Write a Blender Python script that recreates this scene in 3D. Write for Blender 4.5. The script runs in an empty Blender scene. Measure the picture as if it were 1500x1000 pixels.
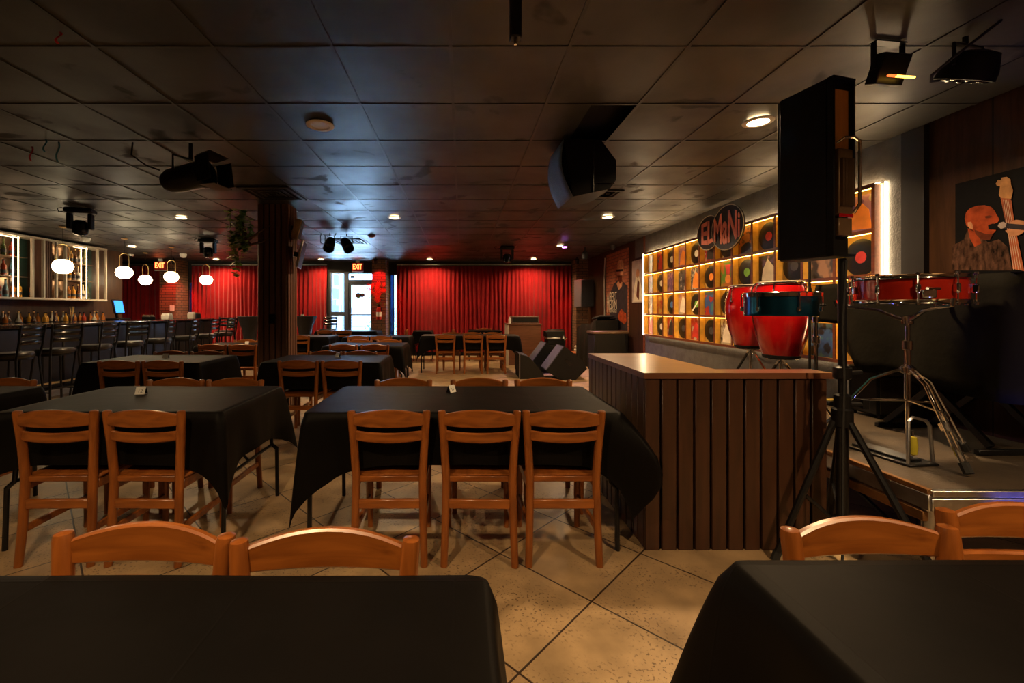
import bpy, bmesh, math, random
from mathutils import Matrix, Vector
PI = math.pi
rnd = random.Random(7)
SC = bpy.context.scene
C = SC.collection
H = 1.29          # eye height
HC = 2.63         # ceiling height
XW = 3.36         # right wall
YF = 11.96        # far wall

# ---------------------------------------------------------------- mesh builder
class B:
    def __init__(s):
        s.v = []; s.f = []; s.mi = []; s.cur = 0
        s.m = Matrix.Identity(4)
    def add(s, vs, fs):
        o = len(s.v)
        s.v += [tuple(s.m @ Vector(p)) for p in vs]
        s.f += [tuple(o + i for i in f) for f in fs]
        s.mi += [s.cur] * len(fs)
        return s
    def box(s, x0, x1, y0, y1, z0, z1, b=0.0, rot=None):
        cx, cy, cz = (x0+x1)/2, (y0+y1)/2, (z0+z1)/2
        hx, hy, hz = abs(x1-x0)/2, abs(y1-y0)/2, abs(z1-z0)/2
        b = min(b, hx*.95, hy*.95, hz*.95)
        mm = Matrix.Translation((cx, cy, cz)) @ (rot.to_4x4() if rot is not None else Matrix.Identity(4))
        if b <= 0:
            vs = [(sx*hx, sy*hy, sz*hz) for sx in (-1, 1) for sy in (-1, 1) for sz in (-1, 1)]
            fs = [(0,1,3,2), (4,6,7,5), (0,4,5,1), (2,3,7,6), (0,2,6,4), (1,5,7,3)]
        else:
            vs = []; idx = {}
            for sx in (-1, 1):
                for sy in (-1, 1):
                    for sz in (-1, 1):
                        for a in range(3):
                            p = [sx*(hx-b), sy*(hy-b), sz*(hz-b)]
                            p[a] = (sx*hx, sy*hy, sz*hz)[a]
                            idx[(sx, sy, sz, a)] = len(vs); vs.append(tuple(p))
            fs = []
            for a in range(3):
                u, w = [(1, 2), (2, 0), (0, 1)][a]
                for sg in (-1, 1):
                    q = []
                    for (i, j) in ((-1,-1), (1,-1), (1,1), (-1,1)):
                        k = [0, 0, 0]; k[a] = sg; k[u] = i; k[w] = j
                        q.append(idx[(k[0], k[1], k[2], a)])
                    fs.append(tuple(q if sg > 0 else q[::-1]))
                # edges along axis a
                for i in (-1, 1):
                    for j in (-1, 1):
                        k0 = [0,0,0]; k0[u] = i; k0[w] = j
                        k1 = list(k0); k0[a] = -1; k1[a] = 1
                        fs.append((idx[(*k0, u)], idx[(*k1, u)], idx[(*k1, w)], idx[(*k0, w)]))
            for sx in (-1, 1):
                for sy in (-1, 1):
                    for sz in (-1, 1):
                        fs.append(tuple(idx[(sx, sy, sz, a)] for a in range(3)))
        vs = [tuple(mm @ Vector(p)) for p in vs]
        return s.add(vs, fs)
    def tube(s, pts, r, n=8, cap=True, closed=False):
        pts = [Vector(p) for p in pts]; N = len(pts)
        rs = r if isinstance(r, (list, tuple)) else [r]*N
        vs = []; fs = []
        prev = None
        for i in range(N):
            if closed: t = pts[(i+1) % N] - pts[i-1]
            elif i == 0: t = pts[1]-pts[0]
            elif i == N-1: t = pts[-1]-pts[-2]
            else: t = (pts[i+1]-pts[i]).normalized() + (pts[i]-pts[i-1]).normalized()
            if t.length < 1e-9: t = Vector((0, 0, 1))
            t.normalize()
            if prev is None:
                a = Vector((0, 0, 1)) if abs(t.z) < .9 else Vector((0, 1, 0))
                u = t.cross(a).normalized()
            else:
                u = (prev - t*prev.dot(t))
                u = u.normalized() if u.length > 1e-6 else t.orthogonal().normalized()
            prev = u
            w = t.cross(u)
            for k in range(n):
                an = 2*PI*(k+.5)/n
                vs.append(tuple(pts[i] + (u*math.cos(an) + w*math.sin(an))*rs[i]))
        M_ = N if closed else N-1
        for i in range(M_):
            for k in range(n):
                a = i*n+k; b_ = i*n+(k+1) % n; c = ((i+1) % N)*n+(k+1) % n; d = ((i+1) % N)*n+k
                fs.append((a, b_, c, d))
        if cap and not closed:
            fs.append(tuple(range(n))[::-1]); fs.append(tuple((N-1)*n+k for k in range(n)))
        return s.add(vs, fs)
    def lathe(s, prof, loc=(0, 0, 0), n=20, sx=1, sy=1, m=None):
        vs = []; fs = []
        P = len(prof)
        for (r, z) in prof:
            for k in range(n):
                a = 2*PI*k/n
                vs.append((r*math.cos(a)*sx, r*math.sin(a)*sy, z))
        for i in range(P-1):
            for k in range(n):
                fs.append((i*n+k, i*n+(k+1) % n, (i+1)*n+(k+1) % n, (i+1)*n+k))
        if prof[0][0] > 1e-6: fs.append(tuple(range(n))[::-1])
        if prof[-1][0] > 1e-6: fs.append(tuple((P-1)*n+k for k in range(n)))
        mm = Matrix.Translation(loc) @ (m.to_4x4() if m is not None else Matrix.Identity(4))
        return s.add([tuple(mm @ Vector(p)) for p in vs], fs)
    def prism(s, poly, a, b, plane='xz'):
        f = {'xz': lambda u, w, t: (u, t, w), 'yz': lambda u, w, t: (t, u, w), 'xy': lambda u, w, t: (u, w, t)}[plane]
        n = len(poly)
        vs = [f(u, w, a) for u, w in poly] + [f(u, w, b) for u, w in poly]
        fs = [tuple(range(n)), tuple(range(2*n-1, n-1, -1))] + [(i, (i+1) % n, n+(i+1) % n, n+i) for i in range(n)]
        return s.add(vs, fs)
    def grid(s, f, nu, nv):
        vs = [f(i/nu, j/nv) for i in range(nu+1) for j in range(nv+1)]
        w = nv+1
        fs = [(i*w+j, (i+1)*w+j, (i+1)*w+j+1, i*w+j+1) for i in range(nu) for j in range(nv)]
        return s.add(vs, fs)
    def out(s, name, mats, parent=None, ang=40, recalc=True, **kw):
        me = bpy.data.meshes.new(name)
        me.from_pydata(s.v, [], s.f)
        ms = mats if isinstance(mats, (list, tuple)) else [mats]
        for m in ms: me.materials.append(m)
        if len(ms) > 1: me.polygons.foreach_set('material_index', s.mi)
        if recalc:
            bm = bmesh.new(); bm.from_mesh(me)
            bmesh.ops.recalc_face_normals(bm, faces=bm.faces)
            bm.to_mesh(me); bm.free()
        me.polygons.foreach_set('use_smooth', [True]*len(me.polygons))
        me.set_sharp_from_angle(angle=math.radians(ang))
        me.update()
        o = bpy.data.objects.new(name, me); C.objects.link(o)
        if parent is not None: o.parent = parent
        return o

def tag(o, label=None, cat=None, group=None, kind=None):
    if label: o['label'] = label
    if cat: o['category'] = cat
    if group: o['group'] = group
    if kind: o['kind'] = kind
    return o
def thing(name, label, cat, loc=(0, 0, 0), rz=0, group=None, rot=None):
    o = bpy.data.objects.new(name, None); C.objects.link(o)
    o.empty_display_size = .1
    o.location = loc; o.rotation_euler = rot if rot else (0, 0, rz)
    return tag(o, label, cat, group)
def struct(o):
    o['kind'] = 'structure'; return o
def dup(root, loc=None, rz=None, label=None, group=None, rot=None):
    r = root.copy(); C.objects.link(r)
    if loc is not None: r.location = loc
    if rz is not None: r.rotation_euler = (0, 0, rz)
    if rot is not None: r.rotation_euler = rot
    if label: r['label'] = label
    if group: r['group'] = group
    for ch in list(root.children):
        c = ch.copy(); C.objects.link(c); c.parent = r
        for g in list(ch.children):
            d = g.copy(); C.objects.link(d); d.parent = c
    return r

# ---------------------------------------------------------------- materials
def nodes(name):
    m = bpy.data.materials.new(name); m.use_nodes = True
    nt = m.node_tree; nt.nodes.clear()
    o = nt.nodes.new('ShaderNodeOutputMaterial')
    return m, nt, o
def N(nt, t, **kw):
    n = nt.nodes.new('ShaderNode'+t)
    for k, v in kw.items():
        if k in n.inputs: n.inputs[k].default_value = v
        else: setattr(n, k, v)
    return n
def L(nt, a, ao, b, bi): nt.links.new(a.outputs[ao], b.inputs[bi])
def c4(c): return (c[0], c[1], c[2], 1.0)
def mix(nt, fac, a, b):
    n = nt.nodes.new('ShaderNodeMix'); n.data_type = 'RGBA'
    for sock, v in ((0, fac), (6, a), (7, b)):
        if isinstance(v, tuple) and len(v) == 2 and hasattr(v[0], 'outputs'): nt.links.new(v[0].outputs[v[1]], n.inputs[sock])
        elif sock == 0: n.inputs[0].default_value = v
        else: n.inputs[sock].default_value = c4(v)
    return (n, 2)
def ramp(nt, src, stops):
    r = nt.nodes.new('ShaderNodeValToRGB')
    e = r.color_ramp.elements
    while len(e) < len(stops): e.new(.5)
    for i, (p, c) in enumerate(stops):
        e[i].position = p; e[i].color = c4(c)
    nt.links.new(src[0].outputs[src[1]], r.inputs[0])
    return (r, 0)
def pm(name, col, rough=.5, metal=0., var=.15, scale=12., bump=0., bscale=60., stretch=(1, 1, 1), coat=0., sheen=0., spec=.5):
    """principled material with a slight noise variation of colour and an optional noise bump"""
    m, nt, o = nodes(name)
    p = N(nt, 'BsdfPrincipled', Roughness=rough, Metallic=metal)
    p.inputs['Specular IOR Level'].default_value = spec
    if coat: p.inputs['Coat Weight'].default_value = coat; p.inputs['Coat Roughness'].default_value = .15
    if sheen: p.inputs['Sheen Weight'].default_value = sheen; p.inputs['Sheen Roughness'].default_value = .4
    tc = N(nt, 'TexCoord'); mp = N(nt, 'Mapping'); mp.inputs['Scale'].default_value = stretch
    L(nt, tc, 'Object', mp, 'Vector')
    nz = N(nt, 'TexNoise', Scale=scale, Detail=4.)
    L(nt, mp, 0, nz, 'Vector')
    a = tuple(max(0, x*(1-var)) for x in col); b = tuple(min(1, x*(1+var)) for x in col)
    cr = ramp(nt, (nz, 0), [(.3, a), (.7, b)])
    L(nt, cr[0], 0, p, 'Base Color')
    if bump:
        n2 = N(nt, 'TexNoise', Scale=bscale, Detail=3.); L(nt, mp, 0, n2, 'Vector')
        bp = N(nt, 'Bump', Strength=bump, Distance=.01); L(nt, n2, 0, bp, 'Height'); L(nt, bp, 0, p, 'Normal')
    L(nt, p, 0, o, 0)
    return m
def em(name, col, s):
    m, nt, o = nodes(name)
    e = N(nt, 'Emission', Strength=s, Color=c4(col)); L(nt, e, 0, o, 0)
    return m
def wood(name, dark, light, rough=.35, axis=2, scale=5., coat=.25):
    st = [9, 9, 9]; st[axis] = 1.0
    m, nt, o = nodes(name)
    p = N(nt, 'BsdfPrincipled', Roughness=rough); p.inputs['Coat Weight'].default_value = coat; p.inputs['Coat Roughness'].default_value = .2
    tc = N(nt, 'TexCoord'); mp = N(nt, 'Mapping'); mp.inputs['Scale'].default_value = st
    L(nt, tc, 'Object', mp, 'Vector')
    nz = N(nt, 'TexNoise', Scale=scale, Detail=6., Distortion=.6); L(nt, mp, 0, nz, 'Vector')
    cr = ramp(nt, (nz, 0), [(.3, dark), (.68, light)])
    L(nt, cr[0], 0, p, 'Base Color')
    bp = N(nt, 'Bump', Strength=.08, Distance=.004); L(nt, nz, 0, bp, 'Height'); L(nt, bp, 0, p, 'Normal')
    L(nt, p, 0, o, 0); return m
def bricks(name, c1, c2, mortar, bw=.2, bh=.07):
    m, nt, o = nodes(name)
    p = N(nt, 'BsdfPrincipled', Roughness=.8)
    tc = N(nt, 'TexCoord'); sp = N(nt, 'SeparateXYZ'); L(nt, tc, 'Object', sp, 0)
    ad = N(nt, 'Math', operation='ADD'); L(nt, sp, 0, ad, 0); L(nt, sp, 1, ad, 1)
    cb = N(nt, 'CombineXYZ'); L(nt, ad, 0, cb, 0); L(nt, sp, 2, cb, 1)
    br = N(nt, 'TexBrick', Color1=c4(c1), Color2=c4(c2), Mortar=c4(mortar), Scale=1.)
    br.inputs['Mortar Size'].default_value = .007; br.inputs['Brick Width'].default_value = bw; br.inputs['Row Height'].default_value = bh
    L(nt, cb, 0, br, 'Vector'); L(nt, br, 0, p, 'Base Color')
    bp = N(nt, 'Bump', Strength=.6, Distance=.01); L(nt, br, 'Fac', bp, 'Height'); bp.invert = True; L(nt, bp, 0, p, 'Normal')
    L(nt, p, 0, o, 0); return m

M = {}
OAKD, OAKL = (.17, .046, .0075), (.33, .098, .016)
M['chair'] = wood('chair_wood', OAKD, OAKL, .32, 2, 4.)
M['chairx'] = wood('chair_wood_rail', OAKD, (.36, .110, .018), .32, 0, 4.)
M['seat'] = wood('seat_wood', (.22, .06, .01), (.36, .11, .02), .4, 1, 4.)
M['cloth'] = pm('black_cloth', (.0045, .0038, .0034), .52, 0, .25, 4., .25, 5., sheen=.01, spec=.07)
def add_creases(m):
    nt = m.node_tree; p = [n for n in nt.nodes if n.type == 'BSDF_PRINCIPLED'][0]
    b0 = [n for n in nt.nodes if n.type == 'BUMP'][0]
    tc = N(nt, 'TexCoord'); br = N(nt, 'TexBrick', Scale=1., Color1=(1, 1, 1, 1), Color2=(1, 1, 1, 1), Mortar=(0, 0, 0, 1)); br.offset = 0.
    br.inputs['Mortar Size'].default_value = .004; br.inputs['Mortar Smooth'].default_value = 1.; br.inputs['Brick Width'].default_value = .41; br.inputs['Row Height'].default_value = .36
    L(nt, tc, 'Object', br, 'Vector')
    b1 = N(nt, 'Bump', Strength=.12, Distance=.004); L(nt, br, 'Fac', b1, 'Height'); L(nt, b0, 0, b1, 'Normal'); L(nt, b1, 0, p, 'Normal')
add_creases(M['cloth'])
M['spandex'] = pm('black_spandex', (.012, .011, .014), .6, 0, .2, 8.)
M['blackmetal'] = pm('black_metal', (.012, .012, .013), .35, .4, .2, 20.)
M['black'] = pm('black_plastic', (.006, .006, .0065), .5, 0, .2, 20., .1, 300., spec=.22)
M['blackgloss'] = pm('black_gloss', (.008, .008, .009), .18, 0, .2, 20.)
M['grille'] = pm('grille_cloth', (.07, .07, .078), .6, .3, .3, 160., .4, 500.)
M['grilleb'] = pm('grille_steel', (.10, .115, .15), .5, .4, .3, 120., .4, 400.)
M['chrome'] = pm('chrome', (.82, .80, .77), .09, 1., .05, 10.)
M['alu'] = pm('aluminium', (.55, .55, .56), .35, 1., .12, 30.)
M['brass'] = pm('brass', (.85, .60, .26), .42, 1., .1, 20.)
M['white'] = pm('white_paint', (.75, .73, .68), .5, 0, .05, 10.)
M['paper'] = pm('white_card', (.8, .78, .72), .7, 0, .04, 10.)
M['offwhite'] = pm('off_white_frame', (.55, .50, .42), .45, 0, .06, 10.)
M['redlacq'] = pm('red_lacquer', (.55, .006, .008), .14, .25, .25, 6., coat=.8)
M['redshell'] = pm('red_shell', (.52, .022, .006), .2, .2, .3, 5., coat=.7)
M['skin'] = pm('drum_head', (.62, .55, .42), .5, 0, .12, 8.)
M['teal'] = pm('timbale_steel', (.02, .16, .30), .22, .85, .5, 4.)
M['slat'] = wood('walnut_slat', (.034, .0125, .0055), (.060, .0215, .0095), .42, 2, 3., .1)
M['slatcol'] = wood('column_slat', (.10, .052, .036), (.16, .08, .055), .5, 2, 3., .05)
M['ctop'] = wood('counter_top_wood', (.12, .045, .022), (.18, .07, .034), .33, 0, 3., .3)
M['dark'] = pm('dark_backing', (.006, .005, .005), .8)
M['panel'] = None
M['greywall'] = pm('dark_grey_plaster', (.085, .083, .082), .62, 0, .25, 9., .35, 70.)
M['blackwall'] = pm('black_wall_paint', (.010, .009, .010), .7, 0, .2, 6.)
M['brownwall'] = wood('brown_wall_panel', (.035, .018, .009), (.075, .038, .017), .5, 2, 1.5, .1)
M['framewood'] = wood('shelf_frame_wood', (.12, .030, .010), (.20, .055, .018), .4, 1, 4.)
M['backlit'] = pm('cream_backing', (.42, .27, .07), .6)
M['glowlining'] = pm('led_glow_lining', (.85, .56, .13), .55)  # cream dividers: the LED strips' yellow glow is put into the base colour
M['led'] = em('warm_led', (1., .57, .12), 14.)
M['ledlow'] = em('lower_edge_led', (1., .72, .42), 9.)
M['ledfill'] = em('added_fill_led', (1., .72, .42), 50.)  # added fill glow for the strip along the shelf top
M['ledw'] = em('white_led', (1., .74, .42), 60.)
M['ledbar'] = em('bar_led', (1., .66, .36), 12.)
M['lens'] = em('downlight_lens', (1., .70, .36), 40.)
M['globe'] = em('globe_glass_lit', (1., .80, .48), 13.)
M['exit'] = em('exit_letters', (1., .16, .04), 5.)
M['exitbox'] = pm('exit_box_red', (.55, .03, .02), .4)
M['screen'] = em('blue_screen', (.05, .30, 1.), 2.2)
M['purple'] = em('purple_led', (.75, .25, 1.), 14.)
M['ledgreen'] = em('green_led', (.2, 1., .1), 1.2)
M['ledred'] = em('red_led', (1., .10, .02), 3.)
M['ledamber'] = em('amber_led', (1., .50, .06), 6.)
M['signred'] = pm('sign_red', (1., .30, .22), .5)
M['signblack'] = pm('sign_black', (.012, .010, .010), .45)
M['vinyl'] = pm('vinyl', (.007, .007, .007), .42, 0, .2, 60., spec=.3)
M['amp'] = pm('amp_grille', (.09, .08, .05), .7, 0, .6, 220., .5, 300.)
M['ampbody'] = pm('amp_tolex', (.014, .0125, .010), .6, 0, .3, 200., .3, 300., spec=.2)
M['drape'] = pm('grey_drape', (.0075, .0065, .0045), .85, 0, .25, 5., .3, 20., spec=.08)
M['baffle'] = wood('speaker_panel', (.70, .31, .06), (.85, .40, .09), .4, 2, 3.)
M['leaf'] = pm('vine_leaf', (.16, .34, .045), .5, 0, .5, 30.)
M['bark'] = pm('branch_bark', (.12, .08, .05), .8, 0, .4, 30., .5, 60.)
M['ext_red'] = pm('extinguisher_red', (.5, .02, .015), .3)
M['flower'] = pm('red_petal', (.7, .05, .02), .5, 0, .4, 40.)
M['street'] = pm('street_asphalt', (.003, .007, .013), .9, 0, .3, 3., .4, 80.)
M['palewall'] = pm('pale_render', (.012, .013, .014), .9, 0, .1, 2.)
M['bounce_paving'] = pm('bounce_paving', (.70, .72, .75), .9, 0, .15, 3., .4, 80.)  # paving made this bright to bounce sunlight up onto the ceiling
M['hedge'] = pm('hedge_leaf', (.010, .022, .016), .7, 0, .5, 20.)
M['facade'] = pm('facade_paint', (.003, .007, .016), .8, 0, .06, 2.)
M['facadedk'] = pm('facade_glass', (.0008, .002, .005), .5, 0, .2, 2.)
M['doorframe'] = pm('door_frame_alu', (.10, .12, .16), .4, .5, .1, 10.)
M['bronze'] = pm('window_bronze', (.17, .10, .05), .42, .3)
M['red_ribbon'] = pm('red_ribbon', (.6, .02, .02), .5)
M['blue_ribbon'] = pm('blue_ribbon', (.05, .25, .4), .5)
M['barfront'] = pm('bar_front_vinyl', (.012, .011, .014), .5, 0, .2, 6.)
M['bartop'] = pm('bar_top_granite', (.030, .022, .018), .12, 0, .5, 60., coat=.5)
M['vinylseat'] = pm('black_vinyl_seat', (.02, .018, .016), .33, 0, .2, 12.)
M['rubber'] = pm('rubber', (.012, .012, .012), .8)
M['cream'] = pm('smoked_mirror_back', (.30, .20, .12), .16, .7, .15, 4.)
M['greenglass'] = pm('dark_green_panel', (.012, .04, .032), .45, 0, .3, 3.)
M['dustygrey'] = pm('stage_deck_grey', (.066, .048, .031), .6, 0, .35, 4., .2, 90.)
M['rusty'] = pm('worn_steel_rail', (.26, .12, .04), .5, .5, .35, 10.)
M['wedgegrey'] = pm('wedge_grille', (.14, .135, .16), .55, .4, .3, 200., .4, 500.)

def glassmat(name, tint, gl=.08):
    m, nt, o = nodes(name)
    t = N(nt, 'BsdfTransparent', Color=c4(tint)); g = N(nt, 'BsdfGlossy', Roughness=.02)
    f = N(nt, 'Fresnel', IOR=1.4); mx = N(nt, 'MixShader')
    L(nt, f, 0, mx, 0); L(nt, t, 0, mx, 1); L(nt, g, 0, mx, 2); L(nt, mx, 0, o, 0); return m
M['glass'] = glassmat('window_glass', (.86, .95, 1.))
M['glassblue'] = glassmat('tinted_blue_glass', (.05, .10, .2))
def bottleglass(name, col, rough=.08):
    m, nt, o = nodes(name)
    p = N(nt, 'BsdfPrincipled', Roughness=rough); p.inputs['Base Color'].default_value = c4(col)
    p.inputs['Transmission Weight'].default_value = .35
    tc = N(nt, 'TexCoord'); nz = N(nt, 'TexNoise', Scale=9.); L(nt, tc, 'Object', nz, 'Vector')
    cr = ramp(nt, (nz, 0), [(.3, tuple(x*.8 for x in col)), (.7, col)]); L(nt, cr[0], 0, p, 'Base Color')
    L(nt, p, 0, o, 0); return m
BOT = [bottleglass('bottle_'+n, c) for n, c in (('amber', (.5, .16, .02)), ('clear', (.62, .55, .42)), ('green', (.09, .12, .03)),
       ('rust', (.45, .05, .015)), ('brown', (.14, .05, .015)), ('blue', (.10, .25, .32)), ('honey', (.75, .38, .05)))]

# floor : diagonal travertine tiles
def floor_mat():
    m, nt, o = nodes('travertine_tiles')
    p = N(nt, 'BsdfPrincipled')
    tc = N(nt, 'TexCoord'); mp = N(nt, 'Mapping'); mp.vector_type = 'TEXTURE'
    mp.inputs['Location'].default_value = (.575, 1.885, 0); mp.inputs['Rotation'].default_value = (0, 0, PI/4)
    L(nt, tc, 'Object', mp, 'Vector')
    br = N(nt, 'TexBrick', Color1=(.38, .26, .145, 1), Color2=(.50, .36, .205, 1), Mortar=(.045, .028, .018, 1), Scale=1.)
    br.offset = 0.; br.squash = 1.
    br.inputs['Mortar Size'].default_value = .0045; br.inputs['Mortar Smooth'].default_value = .1
    br.inputs['Brick Width'].default_value = .525; br.inputs['Row Height'].default_value = .525; br.inputs['Bias'].default_value = 0.
    L(nt, mp, 0, br, 'Vector')
    n1 = N(nt, 'TexNoise', Scale=5., Detail=7.); L(nt, tc, 'Object', n1, 'Vector')
    v1 = ramp(nt, (n1, 0), [(.3, (.58, .56, .52)), (.7, (1.28, 1.24, 1.15))])
    mu = nt.nodes.new('ShaderNodeMix'); mu.data_type = 'RGBA'; mu.blend_type = 'MULTIPLY'; mu.inputs[0].default_value = .85
    L(nt, br, 0, mu, 6); nt.links.new(v1[0].outputs[0], mu.inputs[7])
    n2 = N(nt, 'TexNoise', Scale=75., Detail=3.); L(nt, tc, 'Object', n2, 'Vector')
    pit = ramp(nt, (n2, 0), [(.37, (1, 1, 1)), (.43, (0, 0, 0))])
    n3 = N(nt, 'TexNoise', Scale=3., Detail=2.); L(nt, tc, 'Object', n3, 'Vector')
    pm2 = ramp(nt, (n3, 0), [(.42, (0, 0, 0)), (.6, (.8, .8, .8))])
    ml = N(nt, 'Math', operation='MULTIPLY'); L(nt, pit[0], 0, ml, 0); L(nt, pm2[0], 0, ml, 1)
    fin = mix(nt, (ml, 0), (mu, 2), (.10, .055, .025))
    nt.links.new(fin[0].outputs[fin[1]], p.inputs['Base Color'])
    rr = ramp(nt, (n1, 0), [(.3, (.30, .30, .30)), (.7, (.45, .45, .45))]); L(nt, rr[0], 0, p, 'Roughness')
    bp = N(nt, 'Bump', Strength=.3, Distance=.004); bp.invert = True
    ad = N(nt, 'Math', operation='ADD'); L(nt, br, 'Fac', ad, 0); L(nt, ml, 0, ad, 1); L(nt, ad, 0, bp, 'Height'); L(nt, bp, 0, p, 'Normal')
    L(nt, p, 0, o, 0); return m
M['floor'] = floor_mat()
def ceil_mat():
    m, nt, o = nodes('black_ceiling_paint')
    p = N(nt, 'BsdfPrincipled'); p.inputs['Specular IOR Level'].default_value = .5
    tc = N(nt, 'TexCoord')
    n1 = N(nt, 'TexNoise', Scale=1.6, Detail=5.); L(nt, tc, 'Object', n1, 'Vector')
    n2 = N(nt, 'TexNoise', Scale=90., Detail=2.); L(nt, tc, 'Object', n2, 'Vector')
    a = ramp(nt, (n1, 0), [(.32, (.015, .0145, .014)), (.62, (.036, .034, .032))])
    L(nt, a[0], 0, p, 'Base Color')
    r = ramp(nt, (n1, 0), [(.35, (.56, .56, .56)), (.6, (.41, .41, .41))])
    n3 = N(nt, 'TexNoise', Scale=2.3, Detail=4., Distortion=.5); L(nt, tc, 'Object', n3, 'Vector')
    sm = ramp(nt, (n3, 0), [(.62, (0, 0, 0)), (.67, (1, 1, 1))])
    rm = mix(nt, (sm[0], 0), (r[0], 0), (.80, .80, .80)); nt.links.new(rm[0].outputs[rm[1]], p.inputs['Roughness'])
    bp = N(nt, 'Bump', Strength=.10, Distance=.002); L(nt, n2, 0, bp, 'Height'); L(nt, bp, 0, p, 'Normal')
    L(nt, p, 0, o, 0); return m
M['ceil'] = ceil_mat()
M['tbar'] = pm('ceiling_bar_paint', (.030, .028, .027), .42, .2, .5, 3.)
def panel_mat():
    m, nt, o = nodes('brown_plank_panelling')
    p = N(nt, 'BsdfPrincipled', Roughness=.5); p.inputs['Specular IOR Level'].default_value = .2
    tc = N(nt, 'TexCoord'); sp = N(nt, 'SeparateXYZ'); L(nt, tc, 'Object', sp, 0)
    cb = N(nt, 'CombineXYZ'); L(nt, sp, 1, cb, 0); L(nt, sp, 2, cb, 1)
    br = N(nt, 'TexBrick', Color1=(.040, .016, .007, 1), Color2=(.060, .025, .010, 1), Mortar=(.012, .005, .003, 1), Scale=1.)
    br.inputs['Mortar Size'].default_value = .006; br.inputs['Brick Width'].default_value = .42; br.inputs['Row Height'].default_value = 9.
    L(nt, cb, 0, br, 'Vector')
    mp = N(nt, 'Mapping'); mp.inputs['Scale'].default_value = (8, 8, .8); L(nt, tc, 'Object', mp, 0)
    nz = N(nt, 'TexNoise', Scale=4., Detail=6., Distortion=.8); L(nt, mp, 0, nz, 'Vector')
    v = ramp(nt, (nz, 0), [(.3, (.6, .6, .6)), (.7, (1.2, 1.2, 1.2))])
    mu = nt.nodes.new('ShaderNodeMix'); mu.data_type = 'RGBA'; mu.blend_type = 'MULTIPLY'; mu.inputs[0].default_value = 1.
    L(nt, br, 0, mu, 6); nt.links.new(v[0].outputs[0], mu.inputs[7]); L(nt, mu, 2, p, 'Base Color')
    L(nt, p, 0, o, 0); return m
M['panel'] = panel_mat()
M['brick'] = bricks('brown_brick', (.16, .075, .035), (.22, .11, .055), (.035, .025, .018))
M['curtain'] = pm('red_velvet', (.27, .0045, .007), .75, 0, .2, 3., sheen=.25, spec=.2)

def gx(px, Y): return (px-676)*Y/625
def gz(py, Y): return H-(py-453)*Y/625
# ================================================================ setting
XL = -10.2; YB = -3.0
struct(B().box(XL-.1, XW+.1, YB-.1, 12.2, -.08, 0).out('floor', M['floor']))
# ceiling: tiles (one mesh), two openings; bars
GX0, GY0, GP = -.055, 2.18, .606
b = B()
nx0 = math.floor((XL-GX0)/GP); nx1 = math.ceil((XW-GX0)/GP); ny0 = math.floor((YB-GY0)/GP); ny1 = math.ceil((YF+.2-GY0)/GP)
for i in range(nx0, nx1):
    for j in range(ny0, ny1):
        x0, x1 = max(GX0+i*GP, XL), min(GX0+(i+1)*GP, XW); y0, y1 = max(GY0+j*GP, YB), min(GY0+(j+1)*GP, YF+.2)
        if x1-x0 < .01 or y1-y0 < .01: continue
        if i == 1 and j == 1: x1 = x0+.30
        if (i, j) == (-4, 4): continue
        dz = rnd.uniform(-.003, .003)
        b.add([(x0, y0, HC+dz), (x1, y0, HC-dz), (x1, y1, HC+dz*.5), (x0, y1, HC-dz*.3)], [(0, 1, 2, 3)])
b.cur = 1
b.box(XL-.2, XW+.25, YB-.2, YF+.2, HC+.10, HC+.12)
ce = struct(b.out('ceiling', [M['ceil'], M['dark']], recalc=False))
b = B()
for i in range(nx0+1, nx1):
    x = GX0+i*GP
    if XL < x < XW: b.box(x-.009, x+.009, YB, YF, HC-.0045, HC+.004)
for j in range(ny0+1, ny1):
    y = GY0+j*GP
    if y < YF: b.box(XL, XW, y-.009, y+.009, HC-.004, HC+.004)
struct(b.out('trim_1', M['tbar']))

# far wall with door and window openings
def wall_open(b, x0, x1, y0, y1, ops):
    x = x0
    for (a, c, z0, z1) in sorted(ops):
        b.box(x, a, y0, y1, 0, HC+.1)
        if z0 > 0: b.box(a, c, y0, y1, 0, z0)
        b.box(a, c, y0, y1, z1, HC+.1)
        x = c
    b.box(x, x1, y0, y1, 0, HC+.1)
DX0, DX1, DZ = -3.70, -2.44, 2.34
b = B(); wall_open(b, XL-.1, XW+.1, YF, YF+.15, [(DX0, DX1, 0, DZ), (-2.02, -1.80, .35, 2.28), (-7.66, -7.50, .5, 2.05)])
struct(b.out('wall_far', M['blackwall']))
# right wall: far wood panelling, grey plaster with the record display, near panelling with poster
b = B(); b.box(XW+.04, XW+.14, 7.80, YF, 0, HC+.1); b.box(XW+.04, XW+.14, YB, 3.20, 0, HC+.1)
struct(b.out('wall_right', M['panel']))
struct(B().box(XW, XW+.14, 3.20, 7.80, 0, HC+.1).out('wall_right_plaster', M['greywall']))
struct(B().box(XW-.001, XW+.05, 3.10, 3.26, 0, HC).out('trim_2', M['blackwall']))
struct(B().box(XW-.012, XW+.05, 7.80, 7.86, 0, HC).out('trim_3', M['framewood']))
struct(B().box(XW+.015, XW+.05, 7.86, 8.30, 2.28, HC).out('trim_4', M['greywall']))
struct(B().box(-8.10, -7.95, YB, 10.0, 0, HC+.05).out('wall_left', M['brownwall']))
struct(B().box(XL-.1, XL, YB, 12.1, 0, HC+.1).out('wall_left_end', M['blackwall']))
struct(B().box(XL-.1, XW+.14, YB-.12, YB, 0, HC+.1).out('wall_rear', M['brownwall']))
struct(B().box(3.08, XW+.04, 11.45, YF, 0, HC).out('pillar_right', M['brick']))
struct(B().box(-2.40, -2.03, 11.45, YF, 0, HC).out('pillar_door', M['brick']))
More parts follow.
